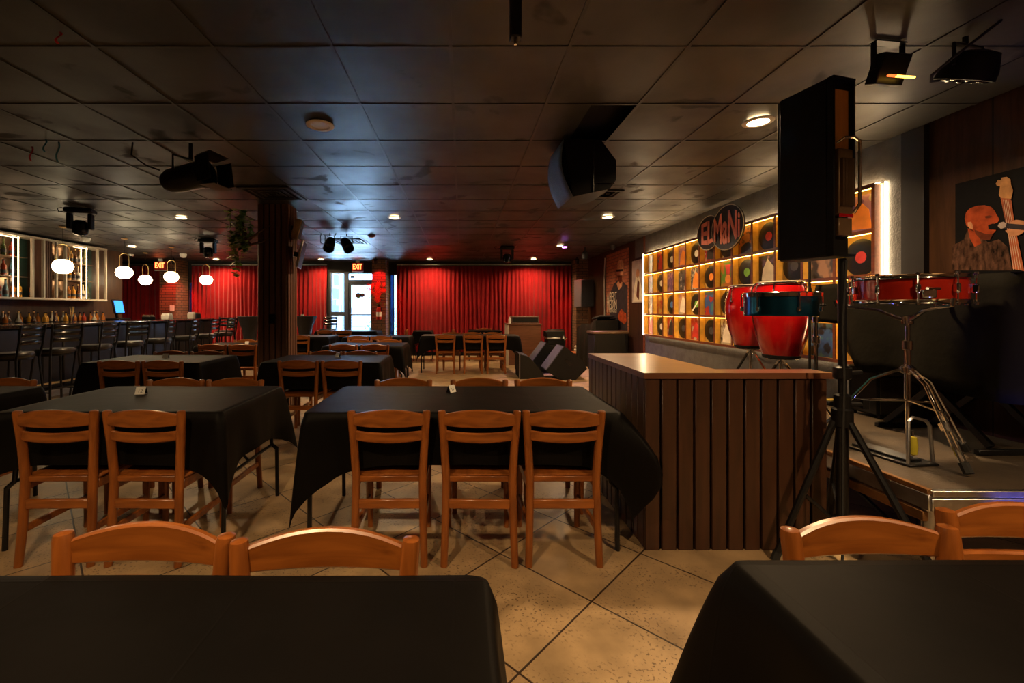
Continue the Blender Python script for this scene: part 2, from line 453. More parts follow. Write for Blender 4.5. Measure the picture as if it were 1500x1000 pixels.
struct(B().box(-8.10, -7.66, 11.45, YF, 0, HC).out('pillar_left', M['brick']))
# slatted column in the middle of the room
col = B()
cx0, cx1, cy0, cy1 = -2.58, -2.21, 5.42, 5.72
col.box(cx0+.015, cx1-.015, cy0+.015, cy1-.015, 0, HC, 0); col.cur = 1
for k in range(5):
    x = cx0+.005+k*.0735
    col.box(x, x+.058, cy0-.012, cy0+.02, 0, HC-.002, .004); col.box(x, x+.058, cy1-.02, cy1+.012, 0, HC-.002, .004)
for k in range(4):
    y = cy0+.004+k*.0745
    col.box(cx1-.02, cx1+.012, y, y+.058, 0, HC-.002, .004); col.box(cx0-.012, cx0+.02, y, y+.058, 0, HC-.002, .004)
struct(col.out('column', [M['dark'], M['slatcol']]))
o = thing('wall_outlet', 'black double wall outlet on the near face of the slatted column', 'outlet', (-2.40, cy0-.012, 1.17))
B().box(-.042, .042, -.008, 0, -.06, .06, .004).out('cover_plate', M['blackgloss'], o)
for z in (-.025, .025): B().box(-.017, .017, -.011, -.007, z-.014, z+.014, .003).out('socket', M['black'], o)

# door_1 : sidelight, transom, leaf
d = bpy.data.objects.new('door_1', None); C.objects.link(d); d.location = (0, YF+.05, 0); struct(d)
f = B()
for (x0, x1) in ((DX0, DX0+.05), (-3.29, -3.17), (DX1-.05, DX1)): f.box(x0, x1, -.04, .04, 0, DZ, .004)
for (z0, z1) in ((DZ-.05, DZ), (2.04, 2.12)): f.box(-3.29, DX1, -.035, .035, z0, z1, .004)
f.box(DX0, -3.29, -.035, .035, DZ-.05, DZ); f.box(DX0, -3.29, -.035, .035, 1.11, 1.22); f.box(DX0, DX1, -.035, .035, 0, .06)
f.out('door_frame', M['doorframe'], d)
lf = B()
lf.box(-3.17, -3.10, -.02, .02, .02, 2.04, .004); lf.box(-2.55, -2.49, -.02, .02, .02, 2.04, .004)
lf.box(-3.10, -2.55, -.02, .02, 1.97, 2.04, .004); lf.box(-3.10, -2.55, -.02, .02, .02, .24, .004)
lf.out('door_leaf', M['doorframe'], d)
B().tube([(-3.13, -.03, 1.14), (-3.08, -.075, 1.14), (-2.55, -.075, 1.14), (-2.52, -.03, 1.14)], .016, 8).out('push_bar', M['bronze'], d)
B().box(-2.75, -2.50, -.07, -.02, 1.98, 2.03, .006).out('door_closer', M['doorframe'], d)
for (x0, x1, z0, z1) in ((-3.10, -2.55, .24, 1.97), (-3.17, DX1-.05, 2.12, DZ-.05), (DX0+.05, -3.29, 1.22, DZ-.05), (DX0+.05, -3.29, .06, 1.11)):
    B().box(x0, x1, -.004, .004, z0, z1).out('glass_pane', M['glass'], d)
dec = B()
for (x, z, rx, rz_) in ((-2.90, 1.68, .085, .075), (-2.79, 1.69, .07, .06)):
    dec.lathe([(0, -.0015), (1, -.0015), (1, .0015), (0, .0015)], (x, -.008, z), 20, rx, rz_, Matrix.Rotation(PI/2, 3, 'X'))
dec.out('logo_decal', pm('decal_brown', (.06, .012, .012), .6), d)
B().box(-3.12, -3.02, -.007, -.005, 2.17, 2.24).out('number_sticker', M['doorframe'], d)
for nme, x0, x1, z0, z1 in (('window_1', -2.02, -1.80, .35, 2.28), ('window_2', -7.66, -7.50, .5, 2.05)):
    w = bpy.data.objects.new(nme, None); C.objects.link(w); w.location = ((x0+x1)/2, YF+.06, 0); struct(w); hw = (x1-x0)/2
    f = B(); f.box(-hw, -hw+.03, -.03, .03, z0, z1); f.box(hw-.03, hw, -.03, .03, z0, z1); f.box(-hw, hw, -.03, .03, z0, z0+.03); f.box(-hw, hw, -.03, .03, z1-.03, z1); f.box(-.005, .02, -.03, .03, z0, z1)
    f.out('window_frame', M['doorframe'], w)
    B().box(-hw+.02, .01, -.003, .003, z0, z1).out('window_pane', M['glassblue'], w)
    B().box(.01, hw-.02, -.003, .003, z0, z1).out('window_pane', M['glass'], w)

# outside
struct(B().box(-30, 20, 12.15, 22, -.25, -.10).out('pavement_ground', M['bounce_paving']))
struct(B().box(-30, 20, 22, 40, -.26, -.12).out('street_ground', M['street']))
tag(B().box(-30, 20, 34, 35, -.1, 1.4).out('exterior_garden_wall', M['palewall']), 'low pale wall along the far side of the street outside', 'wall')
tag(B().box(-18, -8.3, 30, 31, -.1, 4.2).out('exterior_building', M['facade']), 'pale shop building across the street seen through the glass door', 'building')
ew = bpy.data.objects['exterior_building']
for k in range(8):
    B().box(-17.6+k*1.15, -16.9+k*1.15, 29.9, 30.05, 1.0, 2.6).out('window_pane', M['facadedk'], ew)
hg = B()
for k in range(900):
    x, y, z = rnd.uniform(-3.6, -1.0), rnd.uniform(15.6, 16.2), rnd.uniform(-.1, .85)
    a, e = rnd.uniform(0, 6.28), rnd.uniform(-1, 1); s = .07
    u = Vector((math.cos(a), math.sin(a), e))*s; w_ = Vector((-math.sin(a), math.cos(a), .5))*s*.6
    p = Vector((x, y, z)); hg.add([tuple(p-u), tuple(p+w_), tuple(p+u), tuple(p-w_)], [(0, 1, 2, 3)])
hg.box(-3.55, -1.05, 15.7, 16.1, -.1, .78)
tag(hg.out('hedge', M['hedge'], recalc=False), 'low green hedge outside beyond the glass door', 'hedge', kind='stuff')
t = thing('street_lamp', 'dark sign post with stacked panels outside the sidelight', 'sign post', (-4.42, 15.5, -.1))
B().tube([(0, 0, 0), (0, 0, 2.9)], .05).out('post', M['doorframe'], t)
for z, w_ in ((1.35, .34), (1.95, .30), (2.45, .22)): B().box(-w_/2-.1, w_/2-.1, -.04, .04, z-.2, z+.2, .01).out('sign_panel', M['facadedk'], t)
t.name = 'street_sign_post'

# curtains ----------------------------------------------------
def curtain(x0, x1, y, label, z0=.10, z1=2.50, nf=None):
    w = x1-x0; nf = nf or max(3, int(w/.115)); r2 = random.Random(int(x0*100))
    ph = [r2.uniform(-.5, .5) for _ in range(nf+2)]
    def f(u, v):
        s = u*nf; k = int(s); fr = s-k
        a = .034*math.sin(2*PI*s+ph[min(k, nf)]*.6)*(1+.3*ph[min(k, nf)])*min(1, 4*fr+.3, 4*(1-fr)+.3)
        z = z0+(z1-z0)*v
        return (x0+w*u+.008*math.sin(7*v+k), y+a*(1-.35*v)+.012*math.sin(3*v+s*.7), z)
    t = thing('stage_curtain', label, 'curtain', (0, 0, 0), group=None)
    b = B(); b.grid(f, nf*8, 8)
    c = b.out('curtain_cloth', M['curtain'], t, recalc=False, ang=80)
    md = c.modifiers.new('thick', 'SOLIDIFY'); md.thickness = .006
    B().tube([(x0, y, z1+.03), (x1, y, z1+.03)], .012, 8).out('curtain_rail', M['alu'], t)
    return t
YC = YF-.10
curtain(-9.7, -8.62, YC, 'dark red curtain in the shaded corner beside the bar wall')
curtain(-8.60, -8.14, YC, 'narrow lit red curtain panel beside the brick pillar at the bar end')
curtain(-7.50, -3.74, YC, 'wide red pleated curtain between the bar end pillar and the glass door')
curtain(-1.80, 3.06, YC, 'widest red pleated curtain running from the door pillar to the stage corner')

# ceiling lights ----------------------------------------------
def spot(name, loc, target, energy, col, size, blend=.6, r=.03, parent=None):
    l = bpy.data.lights.new(name, 'SPOT'); l.energy = energy; l.color = col; l.spot_size = math.radians(size); l.spot_blend = blend; l.shadow_soft_size = r
    o = bpy.data.objects.new(name, l); C.objects.link(o)
    d_ = Vector(target)-Vector(loc)
    q = d_.to_track_quat('-Z', 'Y')
    if parent is not None:
        o.parent = parent; o.location = Vector(loc)-parent.location
    else: o.location = loc
    o.rotation_euler = q.to_euler(); return o
WARM = (1., .66, .34)
def downlight(x, y, on=1., label=None):
    t = thing('ceiling_downlight', label or 'lit recessed ceiling downlight', 'downlight', (x, y, HC-.010), group='recessed ceiling downlights')
    B().lathe([(.098, 0), (.098, -.006), (.085, -.012), (.068, -.010), (.062, .004)], n=28).out('trim_ring', M['white'], t)
    B().lathe([(0, -.004), (.064, -.004), (.064, .004), (0, .004)], n=28).out('lens', M['lens'] if on > 0 else M['skin'], t)
    if on > 0:
        l = bpy.data.lights.new('downlight_lamp', 'AREA'); l.shape = 'DISK'; l.size = .12; l.energy = DOWN*on; l.color = WARM; l.spread = math.radians(150)
        lo = bpy.data.objects.new('downlight_lamp', l); C.objects.link(lo); lo.parent = t; lo.location = (0, 0, -.016)
    return t
# ================================================================ downlights
DOWN = 29.
for (x, y, on, lb) in (
    (2.10, 3.02, 1.5, 'bright lit downlight beside the tall loudspeaker'), (2.10, 6.13, 1.6, 'lit downlight between the hanging loudspeaker and the record wall'),
    (2.06, 8.9, 1., 'lit downlight beside the purple stage light'), (1.9, 11.25, 1.25, 'lit downlight in front of the curtain by the stage corner'),
    (-.97, 6.17, 1., 'lit downlight over the aisle of tables'), (-.84, 11.3, 1.3, 'lit downlight in front of the curtain by the door pillar'),
    (-3.72, 11.3, 1.2, 'lit downlight in front of the curtain just past the slatted column'), (-6.5, 11.3, 1.2, 'lit downlight in front of the curtain near the bar end'),
    (-4.05, 6.17, 1., 'lit downlight between the bar and the slatted column'), (-6.95, 9.0, 1., 'lit downlight over the bar counter'),
    (2.10, .1, 1.7, 'lit downlight above the near tables out of view'), (-.95, .2, 1.3, 'lit downlight over the near table out of view'), (-4.05, 2.9, .0, 'unlit downlight over the tables out of view'),
    (-4.05, .1, .8, 'lit downlight behind the tables out of view'), (2.1, -2., .8, 'lit downlight near the rear wall out of view')):
    if lb.endswith('tables out of view') and on == 0: continue
    downlight(x, y, on, lb)
downlight(-1.02, 3.08, 0, 'unlit downlight with a white ring over the middle tables')['label'] = 'unlit downlight with a white ring, set in the dark ceiling'

# ================================================================ chairs
def arc(u): return 1-(2*u-1)**2
def rail(z_lo0, z_lo1, z_hi0, z_hi1, w, y, bow, th):
    b = B()
    n = 12
    for side in (0, 1):
        pass
    vs = []; fs = []
    for i in range(n+1):
        u = i/n; x = -w/2+w*u; yy = y-bow*arc(u)
        lo = z_lo0+(z_lo1-z_lo0)*arc(u); hi = z_hi0+(z_hi1-z_hi0)*arc(u); e = .005
        for (dy, z) in ((-th/2, lo+e), (-th/2, hi-e), (-th/2+e, hi), (th/2-e, hi), (th/2, hi-e), (th/2, lo+e), (th/2-e, lo), (-th/2+e, lo)):
            vs.append((x, yy+dy, z))
    for i in range(n):
        for k in range(8): fs.append((i*8+k, i*8+(k+1) % 8, (i+1)*8+(k+1) % 8, (i+1)*8+k))
    fs.append(tuple(range(8))); fs.append(tuple(n*8+k for k in range(8)))
    return b.add(vs, fs)
def make_chair():
    t = thing('dining_chair', 'x', 'chair')
    for s in (-1, 1):
        p = [(s*.178, -.212, 0), (s*.172, -.196, .20), (s*.168, -.185, .43), (s*.178, -.192, .60), (s*.189, -.205, .765), (s*.190, -.206, .778), (s*.190, -.206, .782)]
        B().tube(p, [.0185, .020, .021, .0205, .021, .0185, .008], 12).out('back_post', M['chair'], t)
        B().tube([(s*.172, .185, 0), (s*.172, .185, .425)], [.016, .021], 10).out('leg', M['chair'], t)
    rail(.708, .702, .760, .791, .372, -.206, .030, .020).out('crest_rail', M['chairx'], t)
    rail(.632, .622, .680, .672, .362, -.196, .028, .018).out('back_slat', M['chairx'], t)
    B().box(-.190, .190, -.168, .205, .425, .445, .008).out('seat', M['seat'], t)
    b = B(); b.box(-.155, .155, -.19, -.168, .415, .445, .004); b.box(-.155, .155, .172, .196, .375, .422, .003)
    for s in (-1, 1): b.box(s*.172-.011, s*.172+.011, -.168, .168, .375, .422, .003)
    b.out('seat_frame', M['chairx'], t)
    B().box(-.155, .155, -.203, -.183, .283, .330, .004).out('stretcher', M['chairx'], t)
    for s in (-1, 1): B().box(s*.172-.009, s*.172+.009, -.185, .172, .16, .195, .003).out('stretcher', M['chairx'], t)
    return t
CH0 = make_chair(); ch_used = [False]
def chair(x, y, far=False, label='', group=None, rz=0., yaw=None):
    """x, y: where the back posts' top stands; far: chair on the far side, facing the camera"""
    a = PI if far else 0.
    a = (yaw if yaw is not None else a)+rz
    ox, oy = .0, -.206
    px_, py_ = x-(ox*math.cos(a)-oy*math.sin(a)), y-(ox*math.sin(a)+oy*math.cos(a))
    lab = 'brown wooden slat-back chair, '+label
    if not ch_used[0]:
        ch_used[0] = True; CH0.location = (px_, py_, 0); CH0.rotation_euler = (0, 0, a); CH0['label'] = lab
        if group: CH0['group'] = group
        return CH0
    return dup(CH0, (px_, py_, 0), a, lab, group)

# ================================================================ tables
TZ = .75
def cloth_mesh(w, d, ov, cor, seed, side=None):
    """cloth over a w x d top (local, centred). cor: 4 x (flare, length factor) for corners (-x-y),(+x-y),(+x+y),(-x+y)"""
    r2 = random.Random(seed)
    R = .028; pts = []   # (x, y, nx, ny, dist to nearest corner, corner id, s)
    cs = [(-w/2, -d/2), (w/2, -d/2), (w/2, d/2), (-w/2, d/2)]
    dirs = [(1, 0), (0, 1), (-1, 0), (0, -1)]
    s = 0
    for k in range(4):
        a = cs[k]; dx, dy = dirs[k]; ln = w if k % 2 == 0 else d
        nx, ny = dy, -dx
        # arc at corner k
        px_, py_ = -dirs[k-1][1]*-1, 0
        n0 = (dirs[k-1][1], -dirs[k-1][0]); n1 = (nx, ny)
        cx = a[0]-(n0[0]+n1[0])*R; cy = a[1]-(n0[1]+n1[1])*R
        for i in range(6):
            t = i/5; an0 = math.atan2(n0[1], n0[0]); an = an0+t*PI/2
            pts.append((cx+R*math.cos(an), cy+R*math.sin(an), math.cos(an), math.sin(an), abs(t-.5)*.05, k, s)); s += .012
        n = max(6, int(ln/.035))
        for i in range(1, n):
            q = i/n*ln
            dc = min(q, ln-q); kid = k if q < ln/2 else (k+1) % 4
            pts.append((a[0]+dx*q, a[1]+dy*q, nx, ny, dc, kid, s+q))
        s += ln
    P = len(pts); NV = 9
    ph = [r2.uniform(0, 6.28) for _ in range(4)]
    b = B(); vs = []; fs = []
    # top : fan grid through scaled rings
    rings = [.0, .35, .7, .93, .985, 1.]
    for q in rings[1:]:
        for (x, y, nx, ny, dc, kid, s_) in pts:
            z = TZ+.0015*math.sin(9*x*q+ph[0])*math.sin(7*y*q+ph[1])
            if q == 1.: z = TZ-.004
            vs.append((x*q, y*q, z))
    vs.append((0, 0, TZ)); cidx = len(vs)-1
    nr = len(rings)-1
    for k in range(P): fs.append((cidx, k, (k+1) % P))
    for r_ in range(nr-1):
        for k in range(P): fs.append((r_*P+k, (r_+1)*P+k, (r_+1)*P+(k+1) % P, r_*P+(k+1) % P))
    base = (nr-1)*P
    o2 = len(vs)
    for v in range(1, NV+1):
        t = v/NV
        for (x, y, nx, ny, dc, kid, s_) in pts:
            fl, lm = cor[kid][:2]; hump = cor[kid][2] if len(cor[kid]) > 2 else 0.
            g = math.exp(-(dc/.17)**2)
            ov2 = ov*nx*nx+.262*ny*ny
            ln = ov2*(1+(lm-1)*math.exp(-(dc/(cor[kid][3] if len(cor[kid]) > 3 else .085))**1.15))
            g2 = math.exp(-(dc/.085)**2)
            o_ = .008+.012*t-.012*math.exp(-((dc-.17)/.07)**2)*t
            wv = 1. if abs(nx) > .7 else .4
            o_ += wv*(.006*t*math.sin(s_*16+ph[2])+.004*t*math.sin(s_*31+ph[3]))
            o_ = max(o_, .004)
            dgx, dgy = (1 if kid in (1, 2) else -1)*.70711, (1 if kid > 1 else -1)*.70711
            fd = fl*(t**.8)+hump*math.sin(PI*min(1., t*1.12))**1.2
            q_ = .75*t*g2
            x2, y2 = x+nx*o_+dgx*fd*g2, y+ny*o_+dgy*fd*g2
            ccx, ccy = (w/2 if kid in (1, 2) else -w/2), (d/2 if kid > 1 else -d/2)
            if dc < .12: x2 += (ccx+dgx*(fd+.01)-x2)*q_*.6; y2 += (ccy+dgy*(fd+.01)-y2)*q_*.6
            vs.append((x2, y2, TZ-.006-ln*t))
    for v in range(NV):
        r0 = base if v == 0 else o2+(v-1)*P; r1 = o2+v*P
        for k in range(P): fs.append((r0+k, r1+k, r1+(k+1) % P, r0+(k+1) % P))
    b.add(vs, fs); return b
def table(x0, x1, y0, y1, tl, cl, ov=.29, cor=None, seed=1, legs=True, grp='cloth-covered tables'):
    w, d = x1-x0, y1-y0
    t = thing('folding_table', tl, 'table', ((x0+x1)/2, (y0+y1)/2, 0), group=grp)
    B().box(-w/2+.012, w/2-.012, -d/2+.012, d/2-.012, TZ-.04, TZ-.006, .004).out('table_top', M['black'], t)
    for s in (-1, 1):
        x = s*(w/2-.045)
        fr = B(); fr.tube([(x-s*.02, -d/2+.09, TZ-.045), (x, -d/2+.07, .36), (x+s*.03, -d/2+.06, .33), (x+s*.03, -d/2+.05, .0)], .013, 8)
        fr.out('leg', M['blackmetal'], t)
        fr = B(); fr.tube([(x-s*.02, d/2-.09, TZ-.045), (x, d/2-.07, .36), (x+s*.03, d/2-.06, .33), (x+s*.03, d/2-.05, .0)], .013, 8)
        fr.out('leg', M['blackmetal'], t)
        B().tube([(x, -d/2+.07, .36), (x, d/2-.07, .36)], .010, 8).out('cross_bar', M['blackmetal'], t)
        B().tube([(x, 0, .36), (x-s*.32, 0, TZ-.05)], .008, 8).out('brace', M['blackmetal'], t)
    c = cloth_mesh(w, d, ov, cor or [(.07, 1.55)]*4, seed).out('tablecloth', M['cloth'], None, ang=70)
    c.location = ((x0+x1)/2, (y0+y1)/2, 0)
    tag(c, cl, 'tablecloth', 'black tablecloths')
    return t
def tent(x, y, label, rz=0., num=None):
    t = thing('table_number_card', label, 'card', (x, y, TZ+.0022), rz, group='table number cards')
    b = B(); b.prism([(-.020, 0), (-.018, 0), (.001, .044), (-.001, .046)], -.028, .028, 'yz'); b.out('front_face', M['paper'], t)
    b = B(); b.prism([(.020, 0), (.018, 0), (-.001, .044), (.001, .046)], -.028, .028, 'yz'); b.out('back_face', M['black'], t)
    if num:
        m = text_mesh(num, .030, .0004, M['black'], 'number', t)
        m.location = (0, -.0118, .0195); m.rotation_euler = (math.radians(66), 0, 0)
    return t
def text_mesh(s, size, ext, mat, name, parent, offset=0., warp=None, align='CENTER'):
    cu = bpy.data.curves.new('txt', 'FONT'); cu.body = s; cu.size = size; cu.extrude = ext; cu.offset = offset
    cu.align_x = align; cu.align_y = 'CENTER'; cu.resolution_u = 4
    tmp = bpy.data.objects.new('txt', cu); C.objects.link(tmp)
    dg = bpy.context.evaluated_depsgraph_get()
    me = bpy.data.meshes.new_from_object(tmp.evaluated_get(dg))
    bpy.data.objects.remove(tmp); bpy.data.curves.remove(cu)
    me.name = name; me.materials.clear(); me.materials.append(mat)
    if warp:
        for v in me.vertices: v.co = warp(v.co)
    o = bpy.data.objects.new(name, me); C.objects.link(o)
    if parent is not None: o.parent = parent
    return o

T = 'folding table under '
def tb(key, *a, **k):
    table(*a, T+'a black cloth, '+key, 'black tablecloth on the table '+key, **k)
# near pair
tb('nearest to the camera on the bar side', -1.72, .055, .105, .872, cor=[(.07, 1.5), (.09, 1.5), (.06, 1.4), (.07, 1.5)], seed=2)
tb('nearest to the camera on the stage side', .577, 2.30, .16, .925, cor=[(.12, 1.5), (.07, 1.5), (.07, 1.5), (.13, 1.5)], seed=3)
# first full row
tb('beside the slatted wooden booth', -.83, .85, 2.235, 3.01, cor=[(.06, 2.1, 0, .13), (.045, 2.2, .17, .075), (.03, 1.3), (.07, 1.5)], seed=4)
tb('carrying the number twelve card', -2.46, -1.262, 2.235, 3.01, cor=[(.07, 1.6), (.05, 1.75), (.10, 1.75), (.07, 1.6)], seed=5)
tb('cut by the picture edge, next to the bar stools', -4.12, -2.94, 2.235, 3.01, cor=[(.04, 1.4)]*4, seed=6, )
# second row
tb('second along the aisle behind the booth table', -2.05, -.83, 4.34, 5.06, ov=.31, cor=[(.06, 1.5), (.07, 1.7), (.07, 1.6), (.05, 1.5)], seed=7)
tb('between the bar stools and the slatted column', -3.87, -2.66, 4.32, 5.06, ov=.31, cor=[(.07, 1.7), (.05, 1.25), (.07, 1.5), (.07, 1.7)], seed=8)
# third row
tb('third along the aisle toward the door', -2.05, -.87, 6.25, 7.0, ov=.34, cor=[(.06, 1.5), (.08, 1.7), (.08, 1.6), (.05, 1.5)], seed=9)
tb('just behind the one beside the bar stools', -3.95, -2.78, 6.28, 7.0, ov=.34, seed=10)
# fourth row and beyond
tb('fourth along the aisle toward the door', -2.30, -1.02, 8.22, 8.97, ov=.34, seed=11)
tb('half hidden behind the slatted column', -3.85, -2.62, 8.35, 9.07, ov=.34, seed=12)
tb('across the front of the glass door', -3.60, -2.08, 10.45, 11.15, ov=.34, seed=13)
tb('with three chairs, out on the open dance floor', -.83, 1.18, 8.64, 9.30, ov=.30, cor=[(.10, 1.9), (.10, 1.9), (.07, 1.6), (.07, 1.6)], seed=15)
tb('small, by the curtain next to the door pillar', -1.20, -.74, 10.55, 11.15, ov=.36, seed=16)
tb('by the curtain behind the three-chair table', .18, 1.02, 10.75, 11.35, ov=.34, seed=17)

# chairs: near table, bar side
g1 = 'chairs'
chair(-.722, .972, True, 'arched crest over the near bar-side table, outer one', g1, -.03)
chair(-.302, .948, True, 'arched crest over the near bar-side table, by the aisle', g1, .02)
chair(.955, 1.0, True, 'at the near stage-side table, below the speaker tripod', g1, .03)
chair(1.425, 1.075, True, 'at the near stage-side table, in front of the stage corner', g1, -.08)
b_ = 'of the booth table'
chair(-.366, 2.150, False, 'near side %s, farthest from the booth' % b_, g1, .01)
chair(.090, 2.148, False, 'near side %s, the middle one' % b_, g1, -.015)
chair(.516, 2.150, False, 'near side %s, closest to the booth' % b_, g1, .0)
chair(-.420, 3.092, True, 'far side %s, farthest from the booth' % b_, g1, .02)
chair(.128, 3.092, True, 'far side %s, the middle one' % b_, g1)
chair(.592, 3.092, True, 'far side %s, closest to the booth' % b_, g1, -.02)
b_ = 'of the table with the number twelve card'
chair(-2.045, 2.150, False, 'near side %s, bar end' % b_, g1, .02)
chair(-1.600, 2.150, False, 'near side %s, aisle end' % b_, g1, -.02)
chair(-2.070, 3.092, True, 'far side %s, bar end' % b_, g1)
chair(-1.640, 3.092, True, 'far side %s, aisle end' % b_, g1)
chair(-3.290, 3.092, True, 'its top over the edge-cut table by the bar stools', g1)
b_ = 'of the second aisle table'
chair(-1.625, 4.25, False, 'near side %s, column end' % b_, g1, .01)
chair(-1.195, 4.25, False, 'near side %s, aisle end' % b_, g1, -.01)
chair(-1.640, 5.145, True, 'far side %s, column end' % b_, g1)
chair(-1.220, 5.145, True, 'far side %s, aisle end' % b_, g1)
b_ = 'of the table between bar stools and column'
chair(-3.400, 4.23, False, 'near side %s, bar end' % b_, g1, .0)
chair(-2.965, 4.23, False, 'near side %s, column end' % b_, g1, -.02)
chair(-3.510, 5.150, True, 'far side %s, bar end' % b_, g1)
chair(-3.060, 5.145, True, 'far side %s, column end' % b_, g1)
b_ = 'of the third aisle table'
chair(-1.705, 6.16, False, 'near side %s, column end' % b_, g1)
chair(-1.250, 6.16, False, 'near side %s, aisle end' % b_, g1)
chair(-1.690, 7.09, True, 'far side %s, column end' % b_, g1)
chair(-1.200, 7.09, True, 'far side %s, aisle end' % b_, g1)
chair(-3.610, 6.18, False, 'before the table just left of the column, bar end', g1)
chair(-3.170, 6.18, False, 'before the table just left of the column, column end', g1)
chair(-3.580, 7.09, True, 'behind the table just left of the column', g1)
b_ = 'of the fourth aisle table'
chair(-1.970, 8.12, False, 'near side %s, column end' % b_, g1)
chair(-1.530, 8.12, False, 'near side %s, aisle end' % b_, g1)
chair(-3.140, 8.25, False, 'peeping out just right of the slatted column', g1)
chair(-3.30, 10.35, False, 'in front of the glass door table, sidelight end', g1)
chair(-2.88, 10.35, False, 'in front of the glass door table, door leaf end', g1)
chair(-1.40, 10.85, False, 'seen sideways between two tables at the door pillar', g1, yaw=PI/2)
chair(-.22, 10.85, False, 'seen sideways by the curtain next to the door pillar', g1, yaw=PI/2)
b_ = 'of the dance floor table'
chair(-.325, 8.545, False, 'near side %s, door end' % b_, g1)
chair(.232, 8.545, False, 'near side %s, the middle one' % b_, g1)
chair(.700, 8.545, False, 'near side %s, monitor end' % b_, g1)
chair(-.210, 9.39, True, 'far side %s, door end' % b_, g1)
chair(.230, 9.39, True, 'far side %s, the middle one' % b_, g1)
chair(.685, 9.39, True, 'far side %s, monitor end' % b_, g1)
chair(.60, 11.44, True, 'top only, against the wide curtain behind the dance floor table', g1)
for o_ in bpy.data.objects:
    if o_.get('group') == 'chairs': o_['group'] = 'wooden chairs at the black tables'
tent(gx(207, 2.72), 2.72, 'white number card reading twelve on a black table', .15, '12')
tent(gx(661, 2.78), 2.78, 'white number card turned sideways on the booth table', .9, '11')
tent(gx(243, 4.75), 4.75, 'white number card on the table between bar stools and column', .2)
tent(gx(495, 4.80), 4.80, 'white number card on the second aisle table', -.5)
tent(gx(362, 6.6), 6.6, 'white number card on the table just left of the column', .1)
# ================================================================ slatted booth
t = thing('slatted_booth', 'L-shaped booth clad in dark walnut slats with a brown wooden top', 'counter', (.985, 2.284, 0))
b = B(); b.box(.02, .43, .02, .98, 0, .915); b.box(.43, .965, .02, .115, 0, .915); b.out('carcass', M['dark'], t)
b = B()
for k in range(11):
    x = k*.0895; b.box(x, x+.077, 0, .022, 0, .918, .003)
for k in range(12):
    y = .026+k*.0835; b.box(0, .022, y, y+.072, 0, .918, .003)
b.out('slat_cladding', M['slat'], t)
b = B(); b.prism([(-.012, -.012), (.995, -.012), (.995, .135), (.452, .135), (.452, 1.0), (-.012, 1.0)], .920, .952, 'xy')
b.out('counter_top', M['ctop'], t, ang=30)

# ================================================================ stage
SZ = .5; SX, SY = 2.055, 1.87
t = thing('stage_platform', 'low portable stage deck with aluminium edge rails on legs', 'stage', (0, 0, 0))
B().box(SX+.01, XW-.045, SY+.01, 5.3, SZ-.03, SZ-.0015).out('deck', M['dustygrey'], t)
b = B(); b.box(SX, XW-.04, SY-.012, SY+.012, SZ-.030, SZ-.002, .003); b.box(SX, XW-.04, SY-.010, SY+.012, SZ-.095, SZ-.036, .003); b.out('front_rail', M['alu'], t)
b = B(); b.box(SX-.012, SX+.012, SY, 5.3, SZ-.022, SZ+.002, .003); b.out('edge_trim', M['rusty'], t)
b = B(); b.box(SX-.006, SX+.02, SY, 5.3, SZ-.095, SZ-.024, .003); b.out('side_rail', M['alu'], t)
b = B(); b.box(SX-.01, SX+.02, SY+.02, 5.3, SZ-.150, SZ-.105, .003); b.out('lower_rail', M['rusty'], t)
for (x, y) in ((SX+.03, SY+.035), (XW-.1, SY+.035), (SX+.03, 3.6), (XW-.1, 3.6), (SX+.03, 5.2), (XW-.1, 5.2)):
    B().tube([(x, y, 0), (x, y, SZ-.03)], .024, 10).out('leg', M['alu'], t)
b = B(); b.tube([(SX+.40, SY+.5, .05), (SX+.40, SY+1.4, SZ-.06)], .012, 6); b.out('brace', M['blackmetal'], t)
B().box(SX+.62, SX+.66, SY-.016, SY-.011, SZ-.10, SZ-.004, 0, Matrix.Rotation(.45, 3, 'Y')).out('blue_tape', M['blue_ribbon'], t)

# ================================================================ loudspeaker on its tripod
HX, HY = 1.905, 2.135
t = thing('speaker_tripod', 'black tripod stand holding up the tall loudspeaker at the booth end', 'stand', (HX, HY, 0))
B().tube([(0, 0, .16), (0, 0, .80)], .026, 12).out('lower_pole', M['blackmetal'], t)
B().tube([(0, 0, .80), (0, 0, 1.545)], .0175, 12).out('upper_pole', M['blackmetal'], t)
b = B(); b.lathe([(.030, .70), (.044, .71), (.044, .79), (.034, .80), (.034, .86), (.022, .87)], n=14); b.out('collar', M['black'], t)
b = B(); b.tube([(.02, -.01, .82), (.085, -.03, .82)], .012, 8); b.tube([(.085, -.03, .80), (.085, -.03, .845)], .018, 8); b.out('knob', M['black'], t)
b = B(); b.lathe([(.028, .94), (.038, .95), (.038, 1.0), (.02, 1.01)], n=14); b.tube([(.02, -.02, .975), (.07, -.03, .98)], .01, 8); b.out('clamp', M['blackmetal'], t)
feet = [(-.285, .06), (.10, -.43), (.21, .33)]
for (fx, fy) in feet:
    l = math.hypot(fx, fy); ux, uy = fx/l, fy/l
    b = B(); b.tube([(ux*.035, uy*.035, .73), (fx, fy, .03)], .016, 8)
    g = b.out('leg', M['blackmetal'], t)
    B().tube([(fx*.98, fy*.98, .045), (fx*1.03, fy*1.03, 0.0)], .020, 8).out('rubber_foot', M['rubber'], g)
    B().tube([(ux*.02, uy*.02, .22), (fx*.55, fy*.55, .345)], .010, 6).out('brace', M['blackmetal'], t)
B().lathe([(.036, .20), (.036, .25), (.026, .26)], n=12).out('lower_collar', M['black'], t)
